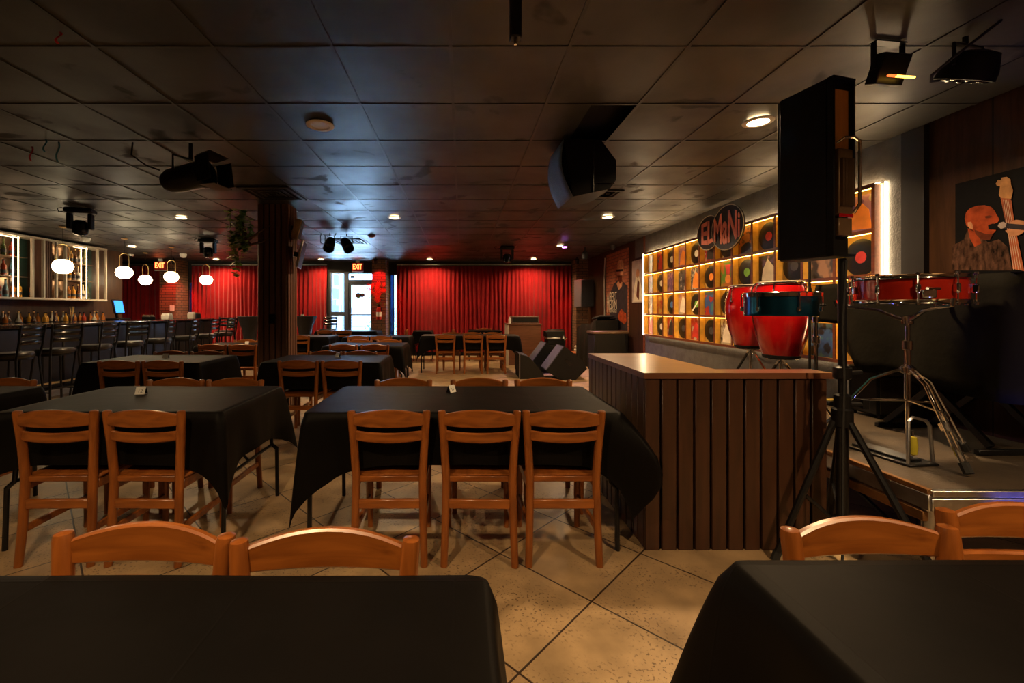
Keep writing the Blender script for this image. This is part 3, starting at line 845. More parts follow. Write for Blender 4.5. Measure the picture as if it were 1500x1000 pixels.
c = B(); c.tube([(-.02, -.045, 1.53), (-.045, -.05, 1.2), (-.04, -.055, .95), (-.05, -.06, .7), (-.042, -.05, .4), (-.06, -.07, .12), (-.10, -.11, .008), (-.2, -.10, .007)], .006, 6)
tag(c.out('speaker_cable', M['rubber']), 'black cable hanging down along the loudspeaker tripod pole', 'cable').location = (HX, HY, 0)

t = thing('column_loudspeaker', 'tall black loudspeaker raised on the tripod, amplifier back exposed', 'loudspeaker', (1.825, 2.20, 1.548), math.radians(14.5))
w2, d2, h = .072, .135, .87
b = B(); b.box(-w2, w2, -d2+.03, d2, 0, h, .006); b.box(-w2, -w2+.012, -d2, -d2+.03, 0, h, .002); b.box(w2-.012, w2, -d2, -d2+.03, .45, h, .002); b.box(-w2, w2, -d2, -d2+.03, h-.012, h); b.box(-w2, w2, -d2, -d2+.03, 0, .012)
b.out('cabinet', M['black'], t)
B().box(-w2-.001, w2+.001, d2, d2+.012, .01, h-.01, .005).out('front_grille', M['grille'], t)
B().box(-w2+.012, w2-.012, -d2+.024, -d2+.031, .52, h-.05).out('back_panel', M['baffle'], t)
b = B()
b.box(-.046, .046, -d2-.006, -d2+.03, .20, .52, .004)
for k in range(9): b.box(-.040+k*.0092, -.0365+k*.0092, -d2-.020, -d2-.004, .24, .47)
b.out('heat_sink', M['bronze'], t)
B().tube([(-.05, -d2, .545), (-.045, -d2-.028, .56), (.0, -d2-.038, .565), (.045, -d2-.034, .55), (.055, -d2-.03, .50), (.055, -d2-.028, .25), (.05, -d2-.005, .21)], .007, 8).out('handle', M['chrome'], t)
B().box(-.044, .044, -d2-.004, -d2+.03, .10, .185, .003).out('input_plate', M['bronze'], t)
B().box(-.046, .046, -d2-.008, -d2-.004, .188, .205, .002).out('trim_strip', M['redlacq'], t)

# ================================================================ congas
def conga(x, y, z, hgt, rb, label, rz):
    t = thing('conga_drum', label, 'drum', (x, y, z), rz, 'congas')
    prof = [(.60*rb, 0), (.70*rb, .10*hgt), (.86*rb, .28*hgt), (.97*rb, .48*hgt), (1.0*rb, .62*hgt), (.96*rb, .78*hgt), (.84*rb, .93*hgt), (.79*rb, .985*hgt)]
    B().lathe(prof, n=36).out('shell', M['redlacq'], t)
    B().lathe([(.80*rb, .985*hgt), (.79*rb, 1.003*hgt), (.4*rb, 1.008*hgt), (0, 1.008*hgt)], n=36).out('drum_head', M['skin'], t)
    b = B(); b.tube([(.835*rb*math.cos(2*PI*k/36), .835*rb*math.sin(2*PI*k/36), .975*hgt) for k in range(36)], .009, 8, closed=True)
    b.out('hoop', M['chrome'], t)
    for k in range(6):
        a = 2*PI*k/6+.2; cx, cy = math.cos(a), math.sin(a)
        b = B(); b.tube([(cx*.845*rb, cy*.845*rb, .985*hgt), (cx*.93*rb, cy*.93*rb, .955*hgt), (cx*1.0*rb, cy*1.0*rb, .90*hgt), (cx*1.015*rb, cy*1.015*rb, .80*hgt), (cx*.99*rb, cy*.99*rb, .755*hgt)], .0055, 6)
        b.box(cx*1.0*rb-.012, cx*1.0*rb+.012, cy*1.0*rb-.012, cy*1.0*rb+.012, .735*hgt, .785*hgt, .004)
        b.out('tuning_lug', M['chrome'], t)
    B().lathe([(.605*rb, -.004), (.635*rb, .0), (.645*rb, .02), (.62*rb, .022)], n=36).out('bottom_band', M['black'], t)
    return t
# dims: heads at z ~1.53
CY1, CY2 = 4.14, 3.64
conga(gx(1100, CY1), CY1, .925, .60, .218, 'red lacquered conga drum standing behind, half hidden by its twin', .0)
conga(gx(1144, CY2), CY2, .885, .64, .212, 'red lacquered conga drum in front, below the blue timbale', .5)
def cstand(x, y, ztop, label):
    t = thing('conga_stand', label, 'stand', (x, y, SZ), group='conga stands')
    b = B(); b.lathe([(.014, .06), (.014, ztop-SZ)], n=10); b.lathe([(.10, ztop-SZ-.012), (.118, ztop-SZ-.008), (.118, ztop-SZ-.004), (.10, ztop-SZ-.004)], n=20); b.out('post', M['chrome'], t)
    for k in range(3):
        a = -PI/2+.5+2*PI*k/3
        b = B(); b.tube([(.012*math.cos(a), .012*math.sin(a), ztop-SZ-.02), (.24*math.cos(a), .24*math.sin(a), .025)], .012, 8); b.out('leg', M['chrome'], t)
        B().tube([(.235*math.cos(a), .235*math.sin(a), .03), (.25*math.cos(a), .25*math.sin(a), .014)], .016, 8).out('rubber_foot', M['rubber'], t)
    return t
cstand(gx(1144, CY2), CY2, .880, 'chrome stand under the front conga, legs above the booth top')
cstand(gx(1100, CY1), CY1, .920, 'chrome stand under the rear conga')
# timbale on a stand
t = thing('timbale_drum', 'shallow blue-green metal timbale in front of the red congas', 'drum', (2.135, 2.86, 1.247), .35)
r = .205
B().lathe([(r, .0), (r+.001, .004), (r, .02), (r, .132), (r, .14)], n=40).out('shell', M['teal'], t)
b = B(); b.lathe([(r+.008, .126), (r+.010, .150), (r+.003, .156), (r-.004, .150)], n=40); b.out('hoop', M['chrome'], t)
B().lathe([(r+.002, .145), (.1, .147), (0, .147)], n=40).out('drum_head', M['skin'], t)
for k in range(6):
    a = 2*PI*k/6
    b = B(); b.tube([((r+.013)*math.cos(a), (r+.013)*math.sin(a), .15), ((r+.013)*math.cos(a), (r+.013)*math.sin(a), .03)], .004, 6); b.box((r+.008)*math.cos(a)-.010, (r+.008)*math.cos(a)+.010, (r+.008)*math.sin(a)-.010, (r+.008)*math.sin(a)+.010, .03, .06, .004)
    b.out('tuning_lug', M['chrome'], t)
t = thing('timbale_stand', 'chrome pole stand clamped to the side of the blue timbale', 'stand', (2.375, 2.86, SZ))
B().tube([(0, 0, .02), (0, 0, .86)], .011, 10).out('pole', M['chrome'], t)
b = B(); b.lathe([(.012, .56), (.022, .565), (.022, .61), (.012, .615)], n=12); b.lathe([(.012, .70), (.020, .705), (.020, .74), (.012, .745)], n=12); b.out('collar', M['chrome'], t)
b = B(); b.box(-.022, .012, -.012, .012, .80, .84, .004); b.tube([(0, 0, .82), (.05, -.02, .82)], .008, 8); b.out('clamp', M['black'], t)
for k in range(3):
    a = .6+2*PI*k/3; B().tube([(0, 0, .22), (.2*math.cos(a), .2*math.sin(a), .008)], .008, 8).out('leg', M['chrome'], t)
t = thing('microphone_stand', 'thin black microphone stand rising beside the congas', 'stand', (gx(1186, 3.2), 3.2, SZ))
B().tube([(0, 0, .03), (0, 0, 1.16)], .009, 8).out('pole', M['blackmetal'], t)
B().lathe([(.075, 0), (.075, .014), (.02, .03)], n=20).out('base', M['blackmetal'], t)
B().lathe([(.008, 1.16), (.012, 1.17), (.012, 1.21), (.006, 1.22)], n=10).out('clip', M['black'], t)

# ================================================================ red drum on chrome stand
DXc, DYc, Dz = 2.415, 2.31, 1.318
t = thing('snare_drum', 'red shallow drum with chrome hoops and lugs, on a chrome stand', 'drum', (DXc, DYc, Dz), .12)
r = .222
B().lathe([(r-.006, .012), (r, .016), (r, .140), (r-.006, .144)], n=48).out('shell', M['redshell'], t)
for (z0, z1, nme) in ((.0, .024, 'bottom_hoop'), (.126, .152, 'top_hoop')):
    B().lathe([(r+.004, z0), (r+.014, z0+.002), (r+.012, z0+.006), (r+.012, z1-.006), (r+.014, z1-.002), (r+.004, z1), (r+.001, z1-.006), (r+.001, z0+.006)], n=48).out(nme, M['chrome'], t)
B().lathe([(0, .145), (r-.004, .145), (r-.004, .142), (0, .142)], n=48).out('drum_head', M['skin'], t)
for k in range(10):
    a = 2*PI*k/10+.17; cx, cy = math.cos(a), math.sin(a); rot = Matrix.Rotation(a, 3, 'Z')
    b = B(); p = rot @ Vector((r+.014, 0, .076)); b.box(p.x-.014, p.x+.014, p.y-.010, p.y+.010, .052, .1, .006, rot)
    b.tube([(cx*(r+.018), cy*(r+.018), -.004), (cx*(r+.018), cy*(r+.018), .156)], .0042, 6)
    b.lathe([(.008, -.006), (.009, .008), (.004, .01)], (cx*(r+.018), cy*(r+.018), 0), 8); b.lathe([(.004, .142), (.009, .146), (.008, .158)], (cx*(r+.018), cy*(r+.018), 0), 8)
    b.out('tuning_lug', M['chrome'], t)
a = -PI/2-.62; b = B(); p = Vector((math.cos(a), math.sin(a), 0))*(r+.016); b.box(p.x-.026, p.x+.026, p.y-.014, p.y+.014, .028, .07, .005, Matrix.Rotation(a+PI/2, 3, 'Z')); b.tube([(p.x-.035, p.y-.02, .074), (p.x+.035, p.y-.02, .074)], .007, 8)
b.out('strainer', M['chrome'], t)
a = -PI/2+.60; rot = Matrix.Rotation(a+PI/2, 3, 'Z'); p = Vector((math.cos(a), math.sin(a), 0))*(r+.001)
bd = B(); bd.m = Matrix.Translation((p.x, p.y, .082)) @ rot.to_4x4()
bd.prism([(-.036, .012), (-.012, .018), (0, .010), (.012, .018), (.036, .012), (.030, -.004), (.022, -.017), (.004, -.012), (-.004, -.019), (-.022, -.017), (-.030, -.004)], -.004, .004, 'xz')
bd.out('wing_badge', M['grilleb'], t)
t = thing('snare_stand', 'chrome double-braced drum stand with basket arms and three legs', 'stand', (DXc, DYc, SZ), .1)
zb = Dz-SZ-.010
b = B(); b.tube([(0, 0, .03), (0, 0, .30)], .009, 10); b.tube([(0, 0, .30), (0, 0, .60)], .014, 10); b.out('lower_tube', M['chrome'], t)
b = B(); b.tube([(0, 0, .58), (0, 0, zb-.075)], .0105, 10); b.lathe([(.016, .57), (.022, .575), (.022, .62), (.012, .625)], n=12); b.out('upper_tube', M['chrome'], t)
for k in range(3):
    a = .15+2*PI*k/3; cx, cy = math.cos(a), math.sin(a)
    b = B(); b.tube([(cx*.01, cy*.01, zb-.078), (cx*.05, cy*.05, zb-.06), (cx*.12, cy*.12, zb-.022), (cx*.24, cy*.24, zb-.004), (cx*.29, cy*.29, zb+.0)], [.012, .011, .010, .008, .008], 8); b.tube([(cx*.288, cy*.288, zb), (cx*.296, cy*.296, zb+.035)], .009, 8)
    b.out('basket_arm', M['chrome'], t)
b = B(); b.lathe([(.014, zb-.10), (.024, zb-.095), (.026, zb-.06), (.012, zb-.05)], n=12); b.tube([(0, 0, zb-.08), (-.045, -.03, zb-.085)], .007, 8); b.tube([(-.045, -.03, zb-.11), (-.045, -.03, zb-.06)], .006, 6); b.out('tilter', M['chrome'], t)
B().lathe([(.016, .44), (.034, .45), (.034, .475), (.018, .49)], n=14).out('leg_collar', M['chrome'], t)
for (fx, fy) in ((-.30, .28), (.36, .0), (-.06, -.30)):
    l = math.hypot(fx, fy); ux, uy = fx/l, fy/l; nx, ny = -uy*.012, ux*.012
    b = B()
    for sg in (-1, 1): b.tube([(ux*.03+nx*sg, uy*.03+ny*sg, .462), (fx*.35+nx*sg, fy*.35+ny*sg, .40), (fx*.95+nx*sg, fy*.95+ny*sg, .04)], .006, 6)
    b.tube([(fx*.6, fy*.6, .22), (fx*.66, fy*.66, .19)], .018, 8)
    g = b.out('leg', M['chrome'], t)
    B().tube([(fx*.92, fy*.92, .060), (fx, fy, .017)], .02, 8).out('rubber_foot', M['rubber'], g)
    b = B(); b.tube([(0, 0, .30), (fx*.55, fy*.55, .275)], .006, 6); b.out('brace', M['chrome'], t)
# pedal frame below the drum
t = thing('foot_pedal', 'grey framed foot pedal with a yellow beater under the red drum', 'pedal', (gx(1345, 2.16), 2.16, SZ), .1)
b = B(); b.tube([(-.058, 0, .012), (-.055, 0, .225), (-.03, 0, .245), (.045, 0, .225), (.066, 0, .20), (.085, 0, .012)], .008, 8); b.out('frame', M['alu'], t)
B().box(-.04, .05, .02, .30, .012, .024, .004, Matrix.Rotation(math.radians(0), 3, 'X')).out('footboard', M['blackmetal'], t)
b = B(); b.tube([(-.02, .01, .17), (-.03, .0, .08)], .006, 6); b.out('shaft', M['chrome'], t)
B().lathe([(.0, -.05), (.016, -.04), (.019, 0), (.014, .045), (0, .05)], (-.03, 0, .10), 14).out('beater', pm('yellow_felt', (.42, .36, .02), .7), t)
B().box(-.075, .095, -.02, .32, 0.0, .012, .003).out('base_plate', M['blackmetal'], t)

# ================================================================ covered keyboard, amp
t = thing('covered_keyboard', 'large keyboard rig by the wall draped in a dark grey cloth', 'keyboard', (0, 0, 0))
X0, X1, Y0, Y1, Zt = 2.74, 3.27, 2.10, 3.30, 1.475
def drp(u, v):   # skirt perimeter : back-left ... u around (far end, front, near end)
    Lp = [(X1, Y1), (X0, Y1), (X0, Y0), (X1, Y0)]
    ln = [X1-X0, Y1-Y0, X1-X0]; s = u*sum(ln)
    for k in range(3):
        if s <= ln[k] or k == 2:
            f = min(1, s/ln[k]); x = Lp[k][0]+(Lp[k+1][0]-Lp[k][0])*f; y = Lp[k][1]+(Lp[k+1][1]-Lp[k][1])*f; n_ = [(0, 1), (-1, 0), (0, -1)][k]; break
        s -= ln[k]
    yy = y if k else Y1
    q = (Y1-yy)/(Y1-Y0)
    sm = min(1, max(0, (q-.20)/.18)); sm = sm*sm*(3-2*sm)
    drop = .26+.33*sm+.05*q+.02*math.sin(9*q)
    if k == 0: drop = .26
    o_ = .015+.03*v*math.sin(u*34)+.03*v
    return (min(x+n_[0]*o_, XW-.05), y+n_[1]*o_, Zt-drop*v)
b = B(); b.grid(drp, 70, 8); b.grid(lambda u, v: (X0-.014+(X1-X0+.014)*u, Y0-.014+(Y1-Y0+.028)*v, Zt+.002-.012*math.sin(PI*u)*math.sin(3*PI*v)), 8, 20)
c = b.out('dust_cover', M['drape'], t, ang=75)
md = c.modifiers.new('thick', 'SOLIDIFY'); md.thickness = .004; md.offset = -1
B().box(X0+.03, X1-.02, Y0+.04, Y1-.04, Zt-.14, Zt-.02, .01).out('keyboard_body', M['black'], t)
B().box(X0+.08, X1-.02, Y0+.12, Y0+.78, Zt-.40, Zt-.28, .01).out('keyboard_body', M['black'], t)
for x in (X0+.12, X1-.08):
    for s in (0, 1):
        b = B(); ya, yb = (Y0+.22, Y1-.42) if s else (Y1-.42, Y0+.22)
        b.box(x-.012+s*.03, x+.012+s*.03, -.62, .62, -.018, .018, .003)
        o = b.out('stand_leg', M['blackmetal'], t)
        dy, dz = yb-ya, Zt-.42-SZ
        o.data.transform(Matrix.Translation((0, (ya+yb)/2, SZ+dz/2+.03)) @ Matrix.Rotation(math.atan2(dz, dy), 4, 'X') @ Matrix.Diagonal((1, math.hypot(dy, dz)/1.24*.97, 1, 1)))
for y in (Y0+.22, Y1-.42): B().box(X0+.06, X1-.03, y-.015, y+.015, SZ, SZ+.03, .004).out('stand_foot', M['blackmetal'], t)
t = thing('guitar_amplifier', 'small guitar amplifier with worn speckled grille on the stage', 'amplifier', (3.165, 3.18, SZ))
B().box(-.17, .145, -.11, .13, .02, .37, .012).out('cabinet', M['ampbody'], t)
B().box(-.155, .13, -.114, -.108, .035, .30, .003).out('grille', M['amp'], t)
B().box(-.155, .13, -.114, -.108, .31, .355, .003).out('control_panel', M['alu'], t)
b = B()
for x in (-.14, .115):
    for y in (-.09, .1): b.lathe([(.012, 0), (.012, .02)], (x, y, 0), 8)
b.out('rubber_foot', M['rubber'], t)
B().tube([(-.06, .0, .37), (-.05, .0, .395), (.05, .0, .395), (.06, .0, .37)], .007, 8).out('handle', M['black'], t)
for (x, y, a, lab) in ((2.22, 3.3, .3, 'coiled black cable lying on the stage floor by the amplifier'),):
    b = B(); b.tube([(x-.06+.035*i+.01*math.sin(i), y+.12*math.sin(i*1.3+a), SZ+.007) for i in range(9)], .006, 6); tag(b.out('stage_cable', M['rubber']), lab, 'cable')
t = thing('pedal_board', 'yellow-edged effect pedal beside the amplifier on the stage', 'pedal', (3.13, 3.56, SZ), .1)
B().box(-.12, .12, -.05, .05, 0, .035, .006).out('case', M['black'], t)
B().box(-.10, .10, -.03, .03, .035, .042, .003).out('top_plate', pm('yellow_plate', (.5, .38, .06), .5), t)

# ================================================================ record display
RY0, CP, RP, RZ0 = 3.40, .356, .36, .84
RY1 = RY0+12*CP; RZ1 = RZ0+4*RP
t = thing('record_shelf', 'wide backlit wooden grid shelf of records along the grey wall', 'shelf', (XW, RY0, RZ0))
B().box(-.006, -.001, 0, RY1-RY0, 0, RZ1-RZ0).out('back_board', M['backlit'], t)
b = B()
for k in range(13): b.box(-.083, -.074, k*CP-.014, k*CP+.014, 0, 4*RP, .002)
for k in range(5): b.box(-.085, -.074, -.011, 12*CP+.011, k*RP-.016, k*RP+.016, .002)
b.box(-.083, -.001, -.016, -.011, 0, 4*RP); b.box(-.083, -.001, 12*CP+.011, 12*CP+.016, 0, 4*RP)
b.out('frame', M['framewood'], t)
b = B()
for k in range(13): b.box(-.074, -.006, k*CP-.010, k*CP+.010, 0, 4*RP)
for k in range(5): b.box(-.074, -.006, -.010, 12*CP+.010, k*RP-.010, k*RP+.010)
b.out('divider_lattice', M['glowlining'], t)
b = B()
for r_ in range(4):
    for k in range(12):
        y0 = k*CP+.013; y1 = (k+1)*CP-.013
        b.box(-.072, -.066, y0, y1, (r_+1)*RP-.0215, (r_+1)*RP-.0155)
        b.box(-.060, -.054, y0-.002, y0+.002, r_*RP+.02, (r_+1)*RP-.025)
b.out('led_strip', M['led'], t)
b = B(); b.box(-.035, -.025, 0, 12*CP, 4*RP+.018, 4*RP+.022); b.out('added_fill_strip', M['ledfill'], t)  # strip added to brighten the wall and ceiling above the shelf
b = B(); b.box(-.035, -.025, 0, 12*CP, -.022, -.018); b.out('bottom_led_strip', M['ledlow'], t)
b = B(); b.box(-.094, -.087, 12*CP-.010, 12*CP+.010, .0, 4*RP); b.out('led_tube', M['ledw'], t)
b = B(); b.box(-.012, -.003, -.034, -.025, .0, 4*RP+.02); b.out('led_tube', M['ledw'], t)
def cover_mat(i, cols):
    m, nt, o = nodes('sleeve_print_%d' % i)
    p = N(nt, 'BsdfPrincipled', Roughness=.4); tc = N(nt, 'TexCoord')
    mp = N(nt, 'Mapping'); mp.inputs['Location'].default_value = (i*3.7, i*1.9, i*.7); L(nt, tc, 'Object', mp, 0)
    n1 = N(nt, 'TexNoise', Scale=7.+(i*5 % 9), Detail=1.5); L(nt, mp, 0, n1, 'Vector')
    cr = ramp(nt, (n1, 0), [(.30+.1*k, cols[k]) for k in range(len(cols))])
    cr[0].color_ramp.interpolation = 'CONSTANT' if i % 2 else 'LINEAR'
    L(nt, cr[0], 0, p, 'Base Color'); L(nt, p, 0, o, 0); return m
K = {'w': (.75, .70, .62), 'k': (.02, .02, .025), 'r': (.55, .04, .03), 'o': (.75, .25, .04), 'b': (.06, .16, .50), 'g': (.16, .42, .05), 'p': (.55, .28, .45), 'v': (.20, .10, .30), 'n': (.22, .10, .05), 's': (.75, .45, .32), 't': (.10, .32, .36), 'y': (.80, .6, .15), 'd': (.10, .10, .13)}
CN = {'w': 'cream', 'k': 'black', 'r': 'red', 'o': 'orange', 'b': 'blue', 'g': 'green', 'p': 'pink', 'v': 'violet', 'n': 'brown', 's': 'salmon', 't': 'teal', 'y': 'yellow', 'd': 'charcoal'}
# columns from the far end (c0) to the near end (c11); lower-case 2+ letters = sleeve colours, upper 'R' + letter = record with that label colour
ROWS = [['nkd', 'rbn', 'Rw', 'pvs', 'Rw', 'rws', 'Rk', 'ond', 'Rr', 'kdw', 'dkp', 'pvw'],
        ['vpd', 'Rw', 'vkp', 'dkw', 'dsw', 'Ro', 'gro', 'Rg', 'kpv', 'Rd', 'dks', 'Rr'],
        ['nws', 'oyr', 'Rb', 'swp', 'Rg', 'brt', 'Rd', 'ynr', 'Rw', 'rko', 'Ry', 'ykr'],
        ['rws', 'Rw', 'rsw', 'Rd', 'rpw', 'Rd', 'wkn', 'Ro', 'rnw', 'Rb', 'btk', 'Rr']]
ORD = ['farthest', 'second', 'third', 'fourth', 'fifth', 'sixth', 'seventh', 'eighth', 'ninth', 'tenth', 'eleventh', 'nearest']
RN = ['top', 'second', 'third', 'bottom']
LBL = {k: pm('label_'+CN[k], K[k] if k != 'd' else (.05, .05, .06), .5) for k in 'wrogbdyk'}
disc = None
for r_ in range(4):
    for c_ in range(12):
        s = ROWS[r_][c_]; k = 11-c_
        y = RY0+(k+.5)*CP; z0 = RZ0+(3-r_)*RP+.0112
        pos = '%s row, %s from the far end' % (RN[r_], ORD[c_] if c_ not in (0, 11) else ('first' if c_ == 0 else 'twelfth'))
        yo = y-.010
        if s[0] == 'R':
            t = thing('vinyl_record', 'black record with %s centre label, %s' % (CN[s[1]], pos), 'record', (XW-.020, yo, z0+.1535), group='records on the wall shelf')
            Rm = Matrix.Rotation(PI/2, 3, 'Y')
            B().lathe([(.004, -.0012), (.150, -.0012), (.153, 0), (.150, .0012), (.108, .0012), (.104, .0008), (.1, .0012), (.052, .0012), (.004, .0014)], n=40, m=Rm).out('disc', M['vinyl'], t)
            B().lathe([(0, -.0022), (.050, -.0022), (.050, .0022), (0, .0022)], n=28, m=Rm).out('centre_label', LBL[s[1]], t)
            if (r_, c_) == (2, 4): B().box(-.004, -.0025, -.14, .14, -.012, .012, 0, Matrix.Rotation(-.75, 3, 'X')).out('white_band', M['paper'], t)
        else:
            t = thing('album_cover', '%s, %s and %s album sleeve, %s' % (CN[s[0]], CN[s[1]], CN[s[2]], pos), 'album cover', (XW-.016, yo, z0), group='album sleeves on the wall shelf')
            B().box(-.003, .003, -.155, .155, .0, .311, .001).out('sleeve', cover_mat(r_*12+c_, [tuple(q*.55 for q in K[z]) for z in (s[1], s[0], s[0], s[2])]), t)
            if (r_, c_) == (1, 6):
                B().lathe([(0, -.001), (.055, -.001), (.055, .001), (0, .001)], (-.0045, 0, .10), 24, m=Matrix.Rotation(PI/2, 3, 'Y')).out('orange_spot', LBL['o'], t)
                B().prism([(-.03, .16), (.03, .16), (.055, .28), (-.055, .28)], -.0055, -.0035, 'yz').out('red_shape', LBL['r'], t)
            elif (r_, c_) == (0, 7):
                b = B(); b.lathe([(0, -.001), (.045, -.001), (.045, .001), (0, .001)], (-.0045, 0, .19), 20, 1.25, 1, Matrix.Rotation(PI/2, 3, 'Y')); b.out('portrait_face', pm('sleeve_face', (.45, .20, .09), .5), t)
                B().prism([(-.11, .005), (.11, .005), (.10, .10), (.03, .14), (-.03, .14), (-.10, .10)], -.0055, -.0035, 'yz').out('portrait_jacket', LBL['k'], t)
            elif s[0] in 'rpsw' or s in ('kpv', 'pvw', 'dsw'):
                b = B(); r3 = random.Random(r_*12+c_)
                b.prism([(-.12+r3.uniform(0, .05), .02), (.11, .02+r3.uniform(0, .03)), (.09, .16), (.02, .25+r3.uniform(0, .03)), (-.07, .18)], -.0052, -.0032, 'yz')
                b.out('printed_figure', LBL[r3.choice('kwrn'.replace('n', 'o'))], t)
# sign with two discs
t = thing('club_sign', 'black double oval sign with salmon red bubble lettering over the record shelf', 'sign', (XW-.115, 0, 0))
Ry = Matrix.Rotation(-PI/2, 3, 'Y')
ax = XW-.115
def oval(y, z, ry, rz_, xo, nme):
    b = B(); b.lathe([(0, -.012), (.985, -.012), (1., -.006), (1., .006), (.985, .012), (0, .012)], (xo, y, z), 48, rz_, ry, Matrix.Rotation(PI/2, 3, 'Y')); o = b.out(nme, M['signblack'], t)
    pts = [(xo-.012, y+ry*.985*math.cos(2*PI*k/48), z+rz_*.985*math.sin(2*PI*k/48)) for k in range(48)]
    B().tube(pts, .005, 6, closed=True).out('white_rim', M['offwhite'], o)
    return o
EYb = 5.20; ob = oval(EYb, gz(333, EYb), .315, .275, 0, 'large_oval')
EYs = 5.62; os_ = oval(EYs, gz(341, EYs), .26, .225, .016, 'small_oval')
# brackets to wall
b = B(); b.box(.01, .029, EYb-.02, EYb+.02, gz(333, EYb)+.05, gz(333, EYb)+.09); b.box(.026, .029, EYs-.02, EYs+.02, gz(341, EYs)+.02, gz(341, EYs)+.06); b.out('bracket', M['blackmetal'], t)
def lettering(s, y, z, half_w, half_h, xo, sq):
    o = text_mesh(s, 1., .006, M['signred'], 'lettering', t, offset=.028)
    vs = o.data.vertices
    x0 = min(v.co.x for v in vs); x1 = max(v.co.x for v in vs); y0 = min(v.co.y for v in vs); y1 = max(v.co.y for v in vs)
    for v in vs:
        u = (v.co.x-x0)/(x1-x0)*2-1; w = (v.co.y-y0)/(y1-y0)*2-1
        hh = half_h*math.sqrt(max(.05, 1-(sq*u)**2))
        v.co = (xo-.013-max(0, v.co.z), y-u*half_w, z+w*hh)
    o.data.update(); return o
# bubble letters: oval-warped outlines
lettering('MaNi', EYb, gz(333, EYb), .255, .20, 0, .72)
lettering('EL', EYs+.01, gz(341, EYs), .135, .155, .016, .5)
# ================================================================ posters on the right wall (flat pictures)
def flat(t, nme, poly, layer, mat):
    """poly in wall coords (u to the right as seen from the room, w up)"""
    b = B(); x = -.006-layer*.0012
    b.prism([(-u, w) for u, w in poly], x, x+.001, 'yz'); return b.out(nme, mat, t)
def ell(cx, cy, rx, ry, n=24, a0=0, tilt=0):
    return [(cx+rx*math.cos(2*PI*k/n)*math.cos(tilt)-ry*math.sin(2*PI*k/n)*math.sin(tilt), cy+rx*math.cos(2*PI*k/n)*math.sin(tilt)+ry*math.sin(2*PI*k/n)*math.cos(tilt)) for k in range(n)]
P_black = pm('print_black', (.006, .006, .007), .5, spec=.08)
P_skin = pm('print_lit_skin', (.34, .058, .018), .5, 0, .45, 16., spec=.08)
P_skin2 = pm('print_light_skin', (.55, .26, .14), .5, 0, .35, 12., spec=.08)
P_shadow = pm('print_brown', (.12, .03, .015), .5, 0, .4, 14., spec=.08)
P_shirt = pm('print_patterned_shirt', (.07, .034, .022), .55, 0, .95, 45., stretch=(1, 1, .4), spec=.08)
P_neck = pm('print_bass_wood', (.42, .12, .055), .45, 0, .4, 20., spec=.08)
P_tan = pm('print_scroll_tan', (.55, .28, .12), .45, 0, .3, 20., spec=.08)
P_brickp = bricks('print_brick', (.30, .075, .03), (.40, .12, .05), (.14, .05, .03), .16, .07)
P_suit = pm('print_dark_suit', (.035, .028, .035), .6, 0, .3, 9., spec=.08)
P_white = pm('print_cream', (.75, .66, .5), .5)
P_grey = pm('print_warm_grey', (.42, .33, .30), .5, 0, .3, 6.)
# the bassist : about 2.2 .. 2.93 m along the wall
t = thing('bassist_poster', 'large dark poster of a bald singer with a microphone and double bass', 'poster', (XW+.036, 2.93, 1.30))
PW, PH = 1.05, .85
B().box(-.005, 0, -PW, 0, 0, PH).out('mount_board', P_black, t)
def pp(px, py):   # pixel on the wall -> local wall coordinates
    Y = (XW+.03)*625/(px-676); return (2.93-Y, H-(py-453)*Y/625-1.30)
def poly(*pts): return [pp(1380+x/6.25, 240+y/6.25) for x, y in pts]
flat(t, 'shirt', poly((85, 975), (95, 750), (200, 690), (230, 610), (330, 640), (420, 720), (520, 690), (600, 760), (640, 975)), 0, P_shirt)
flat(t, 'neck', poly((235, 590), (330, 640), (360, 725), (300, 760), (255, 680)), 1, P_skin)
flat(t, 'head', poly((210, 500), (222, 445), (260, 405), (320, 383), (390, 378), (450, 392), (482, 425), (500, 462), (512, 480), (527, 512), (510, 535), (480, 548), (430, 600), (500, 605), (470, 640), (400, 660), (330, 640), (270, 600), (225, 565)), 2, P_skin)
flat(t, 'eye', poly((395, 480), (440, 470), (462, 478), (440, 495), (405, 498)), 3, P_shadow)
flat(t, 'mouth', poly((425, 560), (470, 545), (520, 555), (525, 595), (470, 600), (430, 595)), 3, P_black)
flat(t, 'ear', poly((238, 535), (270, 528), (285, 560), (285, 595), (255, 590), (240, 565)), 3, P_skin2)
flat(t, 'jaw_shadow', poly((300, 600), (400, 640), (470, 645), (440, 700), (360, 690), (310, 640)), 3, P_shadow)
flat(t, 'bass_neck', poly((540, 300), (640, 330), (665, 510), (700, 700), (760, 980), (655, 960), (610, 640), (560, 400)), 4, P_neck)
flat(t, 'bass_scroll', poly((500, 180), (520, 145), (545, 150), (555, 125), (600, 118), (635, 140), (640, 190), (660, 240), (640, 320), (545, 310), (528, 285), (540, 205), (510, 200)), 5, P_tan)
for k in range(4): flat(t, 'string', poly((570+k*14, 330), (573+k*14, 330), (668+k*22, 970), (665+k*22, 970)), 6, P_white)
flat(t, 'hand', poly((620, 540), (690, 510), (800, 525), (800, 600), (720, 650), (640, 665), (590, 610), (640, 595)), 7, P_skin2)
flat(t, 'microphone', poly((525, 560), (545, 535), (585, 530), (620, 545), (800, 560), (800, 610), (610, 590), (560, 600), (530, 590)), 8, P_suit)
flat(t, 'microphone_head', poly((525, 570), (540, 540), (575, 530), (605, 545), (595, 580), (555, 595)), 9, P_grey)
